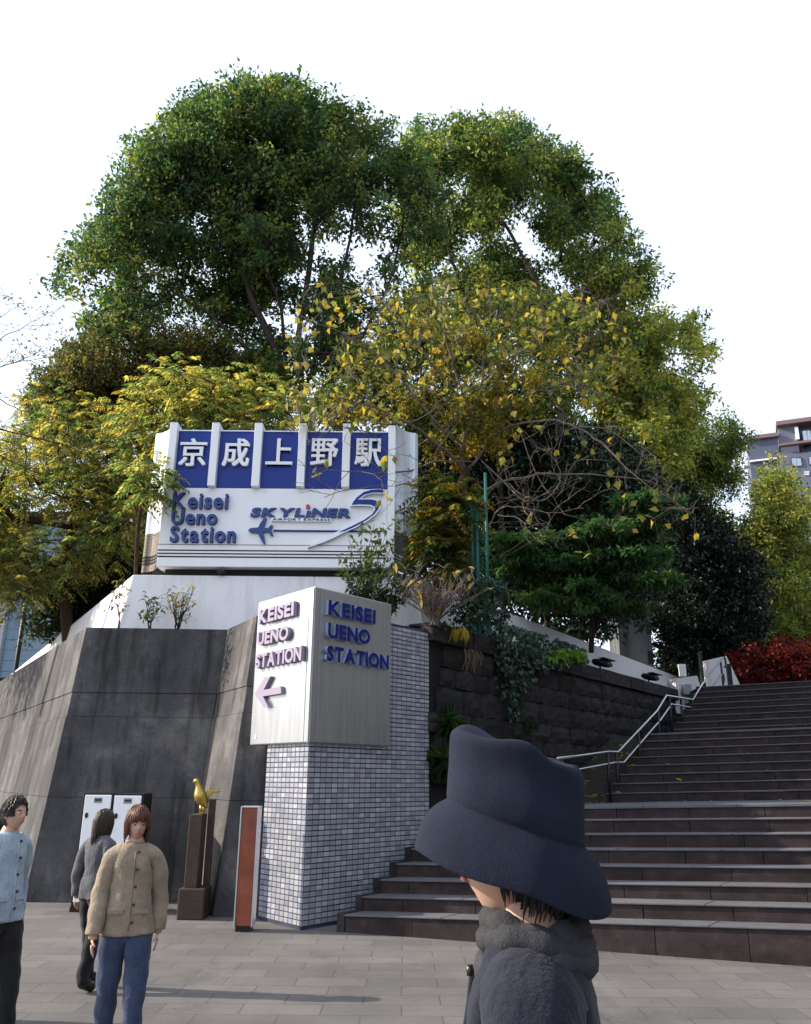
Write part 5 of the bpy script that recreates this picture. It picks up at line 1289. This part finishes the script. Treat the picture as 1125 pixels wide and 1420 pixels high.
# ================================================================== PEOPLE
def fabric(name, c, sc=220, folds=9, sheen=.12):
    m = mat(name, c, .9, 0, .15); m.node_tree.nodes['Principled BSDF'].inputs['Sheen Weight'].default_value = sheen
    v = coords(m); n1 = noise(m, v, sc, 3, .6); n2 = noise(m, v, 9, 5, .6)
    a = ramp(m, n1, [(.3, tuple(x * .7 for x in c)), (.7, tuple(x * 1.3 for x in c))]); b = ramp(m, n2, [(.3, g(.75)), (.7, g(1.2))])
    base(m, mix(m, .8, a, b, 'MULTIPLY')); fo = noise(m, coords(m, (1, 1, .55)), 13, 3, .55); ad = N(m, 'ShaderNodeMath', operation='MULTIPLY_ADD'); L(m, fo, ad.inputs[0]); ad.inputs[1].default_value = folds; L(m, n1, ad.inputs[2]); bump(m, ad.outputs[0], .6, .004); return m
skin = mat('skin', (.52, .31, .22), .5, 0, .4); skin.node_tree.nodes['Principled BSDF'].inputs['Subsurface Weight'].default_value = .12
skin.node_tree.nodes['Principled BSDF'].inputs['Subsurface Radius'].default_value = (.02, .008, .004)
lips = mat('lips', (.38, .13, .11), .45); eyew = mat('eye_white', (.7, .68, .66), .2); iris = mat('iris', (.02, .012, .008), .15)
shoe_m = mat('shoe_leather', (.02, .016, .014), .4)
def hairm(name, c):
    m = mat(name, c, .52, 0, .35); v = coords(m, (40, 40, 6)); base(m, ramp(m, noise(m, v, 3, 4), [(.3, tuple(x * .5 for x in c)), (.7, tuple(x * 1.5 for x in c))])); return m
HB, HD, HR = hairm('black_hair', (.012, .010, .010)), hairm('dark_brown_hair', (.035, .02, .014)), hairm('auburn_hair', (.10, .035, .020))
def head_mesh():
    bm = bmesh.new(); bmesh.ops.create_uvsphere(bm, u_segments=36, v_segments=26, radius=1)
    for v in bm.verts:
        x, y, z = v.co; X, Y_, Zc = x * .073, y * .094, z * .118
        if z < 0: k = 1 - .34 * (-z) ** 1.6; X *= k; Y_ = Y_ * (1 - .22 * (-z) ** 2) - .012 * (-z)
        if y > 0 and z < -.2: Y_ *= 1 - .25 * min(1, (-z - .2) * 1.4)
        f = max(0, -y)
        nx = math.exp(-(x / .17) ** 2); nz = math.exp(-((z + .12) / .20) ** 2)
        Y_ -= .024 * nx * nz * f * (1 if z < .05 else .6)
        for s in (-1, 1): Y_ += .010 * math.exp(-((x - s * .42) / .2) ** 2 - ((z - .06) / .11) ** 2) * f
        Y_ -= .006 * math.exp(-(x / .45) ** 2 - ((z - .22) / .1) ** 2) * f
        Y_ -= .007 * math.exp(-(x / .3) ** 2 - ((z + .50) / .09) ** 2) * f
        Y_ -= .008 * math.exp(-(x / .3) ** 2 - ((z + .86) / .14) ** 2) * f
        v.co = (X, Y_, Zc)
    me = bpy.data.meshes.new('h'); bm.to_mesh(me); bm.free(); return me
HEAD = head_mesh()
def finger(mb_, p, d, n, ln, r0):
    s = d.cross(n).normalized(); a = p; pts = [a]; dd = d.copy()
    for k in range(3):
        dd = (dd + n * .28).normalized(); a = a + dd * ln / 3; pts.append(a)
    mb_.tube(pts, [r0, r0 * .95, r0 * .85, r0 * .6], 7)
def person(label, px, Yd, ztop, heading, hair, top, bot, hairstyle='short', head_pitch=0, head_yaw=0, stride=.0, group='people passing in front of the wall', bag=None, loc=None, headroll=0):
    H = ztop; k = H / 1.70
    if loc is None: q = at(px, 1110, Yd); loc = Vector((q.x, Yd, 0))
    root = empty('person', loc, label, 'person', group); root.rotation_euler = (0, 0, R(heading)); root.scale = (k, k, k)
    MW = Matrix.Translation(loc) @ Matrix.Rotation(R(heading), 4, 'Z') @ Matrix.Scale(k, 4)
    def ln(name, me, par_=root): o = bpy.data.objects.new(name, me); COL.objects.link(o); o.parent = par_; return o
    st = stride
    V = [((0, 0, .95), (.145, .105)), ((0, 0, 1.08), (.125, .095)), ((0, .005, 1.24), (.138, .10)), ((0, .015, 1.36), (.105, .075)), ((0, .015, 1.44), (.052, .054)), ((0, 0, 1.54), (.05, .055)),
         ((.155, .02, 1.355), .056), ((.205, .04 + st * .3, 1.11), .044), ((.215, -.03 + st * .7, .88), .034), ((.218, -.045 + st * .75, .82), (.022, .036)),
         ((-.155, .02, 1.355), .056), ((-.205, .04 - st * .3, 1.11), .044), ((-.215, -.03 - st * .7, .88), .034), ((-.218, -.045 - st * .75, .82), (.022, .036)),
         ((.088, 0, .86), .098), ((.095, -.015 - st * .5, .49), .064), ((.10, .02 - st, .09), .045), ((.115, -.13 - st, .045), .036),
         ((-.088, 0, .86), .098), ((-.095, -.015 + st * .5, .49), .064), ((-.10, .02 + st, .09), .045), ((-.115, -.13 + st, .045), .036)]
    E_ = [(0, 1), (1, 2), (2, 3), (3, 4), (4, 5), (3, 6), (6, 7), (7, 8), (8, 9), (3, 10), (10, 11), (11, 12), (12, 13), (0, 14), (14, 15), (15, 16), (16, 17), (0, 18), (18, 19), (19, 20), (20, 21)]
    me = skinned(V, E_, 2, 0)
    HM = Matrix.Translation((0, -.012, 1.585)) @ Matrix.Rotation(R(head_yaw), 4, 'Z') @ Matrix.Rotation(R(headroll), 4, 'Y') @ Matrix.Rotation(R(head_pitch), 4, 'X')
    bm = bmesh.new(); bm.from_mesh(me); h = HEAD.copy(); h.transform(HM); bm.from_mesh(h)
    hands = MB()
    for s, o in ((1, 9), (-1, 13)):
        w_ = Vector(V[o][0]); d = Vector((0, -.12, -1)).normalized(); inn = Vector((-s, -.25, 0)).normalized(); fwd = Vector((0, -1, .0))
        for i, (f_, l_) in enumerate(((-.024, .068), (-.008, .078), (.008, .074), (.024, .058))): finger(hands, w_ + d * .028 - fwd * f_, d, inn * .5, l_, .0085)
        finger(hands, w_ + fwd * .03 + d * -.005, (d * .7 + fwd * .7 + inn * .3).normalized(), inn * .4, .06, .010)
    hm_ = hands.mesh('hh', skin, True); bm.from_mesh(hm_); bm.to_mesh(me); bm.free()
    me.materials.clear(); me.materials.append(skin); me.polygons.foreach_set('use_smooth', [True] * len(me.polygons)); me.update()
    body = ln('body', me)
    def garment(name, test, m, off, thick=.008):
        bm = bmesh.new(); bm.from_mesh(me)
        for co_, no_ in (((0, 0, .86), (0, 0, 1)), ((0, 0, .84), (0, 0, 1)), ((0, 0, .99), (0, 0, 1)), ((0, 0, .088), (0, 0, 1)), ((0, 0, 1.44), (0, 0, 1))):
            bmesh.ops.bisect_plane(bm, geom=bm.verts[:] + bm.edges[:] + bm.faces[:], plane_co=co_, plane_no=no_)
        bm.normal_update()
        kill = [f for f in bm.faces if not test(f.calc_center_median())]; bmesh.ops.delete(bm, geom=kill, context='FACES')
        for v in bm.verts: v.co += v.normal * (off + .007 * math.sin(v.co.z * 31 + v.co.x * 17) * math.sin(v.co.x * 23 + v.co.y * 29 + v.co.z * 9))
        g_ = bpy.data.meshes.new(name); bm.to_mesh(g_); bm.free(); g_.materials.clear(); g_.materials.append(m)
        o = ln(name, g_); s = o.modifiers.new('s', 'SOLIDIFY'); s.thickness = thick; s.offset = 1; return o
    garment('trousers', lambda c: .088 < c.z < .99 and abs(c.x) < .18, bot, .009)
    garment('jacket', lambda c: (c.z > .84 and c.z < 1.44 and abs(c.x) < .172) or (abs(c.x) >= .172 and .86 < c.z < 1.44), top, .016, .008)
    garment('shoes', lambda c: c.z < .088, shoe_m, .008)
    cl_ = MB(); cl_.lathe((0, .012, 1.40), [(.088, 0), (.078, .03), (.068, .058), (.062, .055), (.066, .02)], 20, 1, 1.0); ln('collar', cl_.mesh('collar', top, True))
    # face details
    for s in (-1, 1):
        b = MB(); b.lathe((0, 0, 0), [(.0005, -.012), (.008, -.009), (.012, 0), (.008, .009), (.0005, .012)], 12); e = b.mesh('eye', eyew, True); e.transform(HM @ Matrix.Translation((s * .031, -.0765, .008)) @ Matrix.Scale(.85, 4)); oe = ln('eye', e)
        b = MB(); b.lathe((0, 0, 0), [(.0065, 0), (.005, .003), (.001, .004)], 12); e = b.mesh('iris', iris, True); e.transform(HM @ Matrix.Translation((s * .031, -.0862, .008)) @ Matrix.Rotation(R(90), 4, 'X')); ln('iris', e, oe)
        b = MB(); b.tube([(s * .016, -.088, .026), (s * .032, -.089, .031), (s * .048, -.079, .026)], [.003, .0035, .002], 5); e = b.mesh('eyebrow', hair); e.transform(HM); ln('eyebrow', e)
        b = MB(); b.lathe((0, 0, 0), [(.004, -.03), (.011, -.022), (.016, .005), (.017, .02), (.009, .031)], 12, .5, 1.1); e = b.mesh('ear', skin, True); e.transform(HM @ Matrix.Translation((s * .073, .008, -.005))); ln('ear', e)
    b = MB(); b.tube([(-.022, -.087, -.058), (-.008, -.0945, -.055), (.008, -.0945, -.055), (.022, -.087, -.058)], [.002, .0052, .0052, .002], 6); e = b.mesh('mouth', lips, True); e.transform(HM); ln('mouth', e)
    # hair: a cap shell plus locks
    rh = random.Random(int(px) + 7); bm = bmesh.new(); bm.from_mesh(HEAD)
    lo = {'short': -.02, 'bob': -.05, 'long': -.05}[hairstyle]
    kill = [f for f in bm.faces if (lambda c: (c.y < -.062 and c.z < .062) or (c.z < lo and c.y < .01) or c.z < (-.105 if c.y > .02 else -.075))(f.calc_center_median())]; bmesh.ops.delete(bm, geom=kill, context='FACES')
    for v in bm.verts: n_ = v.co.normalized(); v.co += n_ * (.012 + .004 * math.sin(v.co.x * 150 + v.co.y * 90))
    hme = bpy.data.meshes.new('hair'); bm.to_mesh(hme); bm.free()
    mb_ = MB(); nloc = 420 if hairstyle == 'short' else 620
    for i in range(nloc):
        a = rh.uniform(0, 6.283); zz = rh.uniform(.1, 1) ** .6; rad_ = math.sqrt(max(0, 1 - zz * zz)); p = Vector((math.cos(a) * rad_ * .078, math.sin(a) * rad_ * .100, zz * .126))
        if p.y < -.05 and p.z < .085: continue
        L1 = {'short': .055, 'bob': .17, 'long': .27}[hairstyle] * rh.uniform(.75, 1.12); q = [p]
        if p.y < -.03: L1 = .075 if hairstyle != 'short' else .04
        jx = Vector((rh.uniform(-1, 1), rh.uniform(-1, 1), 0)) * .25; wd_ = rh.uniform(1.0, 1.08)
        for s_ in range(1, 6):
            c_ = q[-1]; n_ = Vector((c_.x / .078 ** 2, c_.y / .1 ** 2, max(c_.z, 0) / .126 ** 2)).normalized()
            dn = Vector((0, 0, -1)) + jx * .4 + Vector((c_.x, c_.y, 0)) * (3 if c_.z > .06 else 0); dn = (dn - n_ * dn.dot(n_)).normalized() if c_.z > .0 else Vector((jx.x * .12 - c_.x * .9, jx.y * .12 - c_.y * .3, -1)).normalized()
            nx_ = c_ + dn * L1 / 5; zz_ = max(nx_.z, 0); l_ = math.sqrt((nx_.x / .082) ** 2 + (nx_.y / .104) ** 2 + (zz_ / .130) ** 2)
            if nx_.z > 0 and l_ > 0: nx_ = Vector((nx_.x / l_ * wd_, nx_.y / l_ * wd_, nx_.z if nx_.z < .02 else nx_.z / l_ * wd_))
            q.append(nx_)
        mb_.tube(q, [.0065, .0075, .0072, .0065, .005, .002], 4, False)
    lk = mb_.mesh('hair', hair, True); bm = bmesh.new(); bm.from_mesh(hme); bm.from_mesh(lk); bm.to_mesh(hme); bm.free(); hme.materials.clear(); hme.materials.append(hair); hme.polygons.foreach_set('use_smooth', [True] * len(hme.polygons)); hme.polygons.foreach_set('material_index', [0] * len(hme.polygons)); hme.transform(HM); ln('hair', hme)
    # front closing, buttons and pocket flaps of the jacket
    btn = mat('button_horn', (.03, .025, .02), .3); gv = [v.co for o_ in root.children if o_.name.startswith('jacket') for v in o_.data.vertices]
    line = []
    for k_ in range(10):
        zz_ = .87 + k_ * .058; c_ = [v.y for v in gv if abs(v.x - .012) < .035 and abs(v.z - zz_) < .03]
        if c_: line.append(Vector((.012, min(c_) - .009, zz_)))
    if len(line) > 4:
        MBs = MB(); MBs.tube(line, .0065, 6); ln('front_closing', MBs.mesh('front_closing', top, True))
        for p_ in line[1::2]:
            b_ = MB(); b_.tube([p_ + Vector((.022, .002, 0)), p_ + Vector((.022, -.007, 0))], .0095, 10); ln('button', b_.mesh('button', btn, True))
        for s_ in (-1, 1):
            c_ = [v.y for v in gv if abs(v.x - s_ * .085) < .03 and abs(v.z - 1.0) < .03]
            if c_:
                b_ = MB(); y_ = min(c_) - .011; b_.box((s_ * .085 - .052, y_, .985), (.104, .012 * s_, 0), (0, .008, 0), (0, 0, .032)); ln('pocket_flap', b_.mesh('pocket_flap', top))
    return root, HM, MW, ln
navy_f, grey_f, black_f, beige_f, denim_f, sky_f = fabric('dark_navy_wool', (.012, .014, .024)), fabric('grey_wool', (.10, .10, .11)), fabric('black_cloth', (.016, .016, .018)), fabric('beige_coat_cloth', (.28, .22, .16)), fabric('denim', (.045, .06, .11)), fabric('pale_blue_shirt', (.33, .40, .48))
person('short dark haired man in a pale blue jacket at the left edge', 21, 6.0, 1.505, 62, HB, sky_f, black_f, 'short', 0, 8, .14)
person('auburn haired woman in a beige coat before the right white cabinet', 194, 5.7, 1.465, 14, HR, beige_f, denim_f, 'bob', 10, 12, .10)
person('person with long dark brown hair in a grey coat before the left white cabinet', 146.5, 7.6, 1.375, 150, HD, grey_f, black_f, 'long', 6, 0, .12)
person('brown haired short person in a black coat cut off by the left edge', -7, 6.6, 1.36, 120, HD, black_f, denim_f, 'bob', 0, 0, .10)
# ---- man with a felt hat, close to the camera, looking up to the left ----
hl = at(724, 1130, 1.56); root, HM, MW, ln = person('man in a dark blue felt bucket hat and navy coat, close in front', 704, 1.56, 1.645, -104, HB, navy_f, black_f, 'short', -3, 0, 0, None, loc=Vector((hl.x, 1.56, 0)))
root['category'] = 'person'
felt = fabric('dark_blue_felt', (.013, .017, .032), 420, 2, .02)
def hat():
    nA, rows = 56, []
    def ring(cx, cy, cz, rx, ry, fz=None, e=2.3):
        out = []
        for j in range(nA):
            a = 2 * math.pi * j / nA; c, s = math.cos(a), math.sin(a); q = (abs(c) ** e + abs(s) ** e) ** (-1 / e)
            x, y = rx * c * q, ry * s * q; out.append(Vector((cx + x, cy + y, cz + (fz(a, x, y) if fz else 0))))
        return out
    wob = lambda a: .004 * math.sin(3 * a + 1) + .003 * math.sin(5 * a)
    prof = []
    # brim from its outer edge inwards, then up the crown; front is -y
    fr = lambda a: max(0, -math.sin(a))
    SH_ = -.27
    def brim(r_, dz): return ring(0, -.010 * (r_ - 1), 0, .084 * r_, .109 * r_, lambda a, x, y: dz + SH_ * max(-.14, min(.11, y)) + wob(a) * (r_ - 1) * 2)
    prof += [brim(1.42, -.092), brim(1.435, -.088), brim(1.40, -.062), brim(1.30, -.034), brim(1.16, -.016), brim(1.05, -.006), brim(1.012, -.003)]
    for r_, z_ in ((1.0, .001), (.995, .008), (.99, .030), (.985, .05), (.99, .07), (.995, .088), (.985, .102), (.95, .112), (.89, .117), (.78, .118), (.6, .113), (.4, .108), (.2, .104), (.03, .103)):
        def fz(a, x, y, r_=r_, z_=z_):
            t = max(0, (z_ - .03) / .085); d1 = math.exp(-((y - .25 * x - .045) / .022) ** 2)
            return SH_ * y + t * (.004 * math.sin(a * 2 + .6)) - (.010 * d1 * t if r_ < .97 else .003 * d1 * t) + wob(a) * t
        prof.append(ring(.003 * math.sin(z_ * 60), 0, z_, .087 * r_ + .003 * math.sin(z_ * 70), .112 * r_, fz))
    m_ = MB()
    for r_ in prof: m_.v += [tuple(p) for p in r_]
    for i in range(len(prof) - 1):
        for j in range(nA): m_.f.append((i * nA + j, i * nA + (j + 1) % nA, (i + 1) * nA + (j + 1) % nA, (i + 1) * nA + j)); m_.m.append(0)
    m_.f.append(tuple((len(prof) - 1) * nA + j for j in range(nA))); m_.m.append(0)
    me = m_.mesh('hat', felt, True)
    T = HM @ Matrix.Translation((0, -.004, .050)) @ Matrix.Scale(1.13, 4)
    me.transform(T); o = ln('hat', me); s = o.modifiers.new('s', 'SOLIDIFY'); s.thickness = .004; s.offset = -1; sb_ = o.modifiers.new('d', 'SUBSURF'); sb_.levels = 1; sb_.render_levels = 2
hat()
# his grey scarf, the hair at his nape and an ear below the brim
sf = MB(); nS = 40
for k_, (zc, rr_, tw) in enumerate(((1.405, .088, .6), (1.437, .083, 2.1), (1.466, .073, 4.0))):
    ring_ = [Vector((math.cos(a_) * rr_ * 1.02, .016 + math.sin(a_) * rr_, zc + .012 * math.sin(a_ + tw) + .004 * math.sin(3 * a_ + tw))) for a_ in [2 * math.pi * i_ / nS - 1.9 for i_ in range(nS + 1)]]
    sf.tube(ring_, [.0215 + .0035 * math.sin(i_ * 1.3 + tw) + .002 * math.sin(i_ * 2.9) for i_ in range(nS + 1)], 9, False)
ln('scarf', sf.mesh('scarf', fabric('charcoal_scarf_knit', (.045, .045, .05), 300, 6, .05), True))
nh = MB(); rn = random.Random(4)
for i_ in range(520):
    a_ = rn.uniform(-.25, 3.39); zz_ = rn.uniform(-.055, .0); q_ = Vector((math.cos(a_) * .078, .004 + math.sin(a_) * .097, zz_)); L_1 = rn.uniform(.04, .07) * (1 if q_.y > .02 else .55)
    pts_ = [q_, q_ + Vector((-q_.x * .06, -q_.y * .05, -L_1 * .5)), q_ + Vector((-q_.x * .2 + rn.uniform(-.006, .006), -q_.y * .2, -L_1))]
    nh.tube(pts_, [.0028, .0024, .0008], 3, False)
hme_ = nh.mesh('nape_hair', hairm('greying_hair', (.045, .042, .040)), False); hme_.transform(HM); ln('nape_hair', hme_)
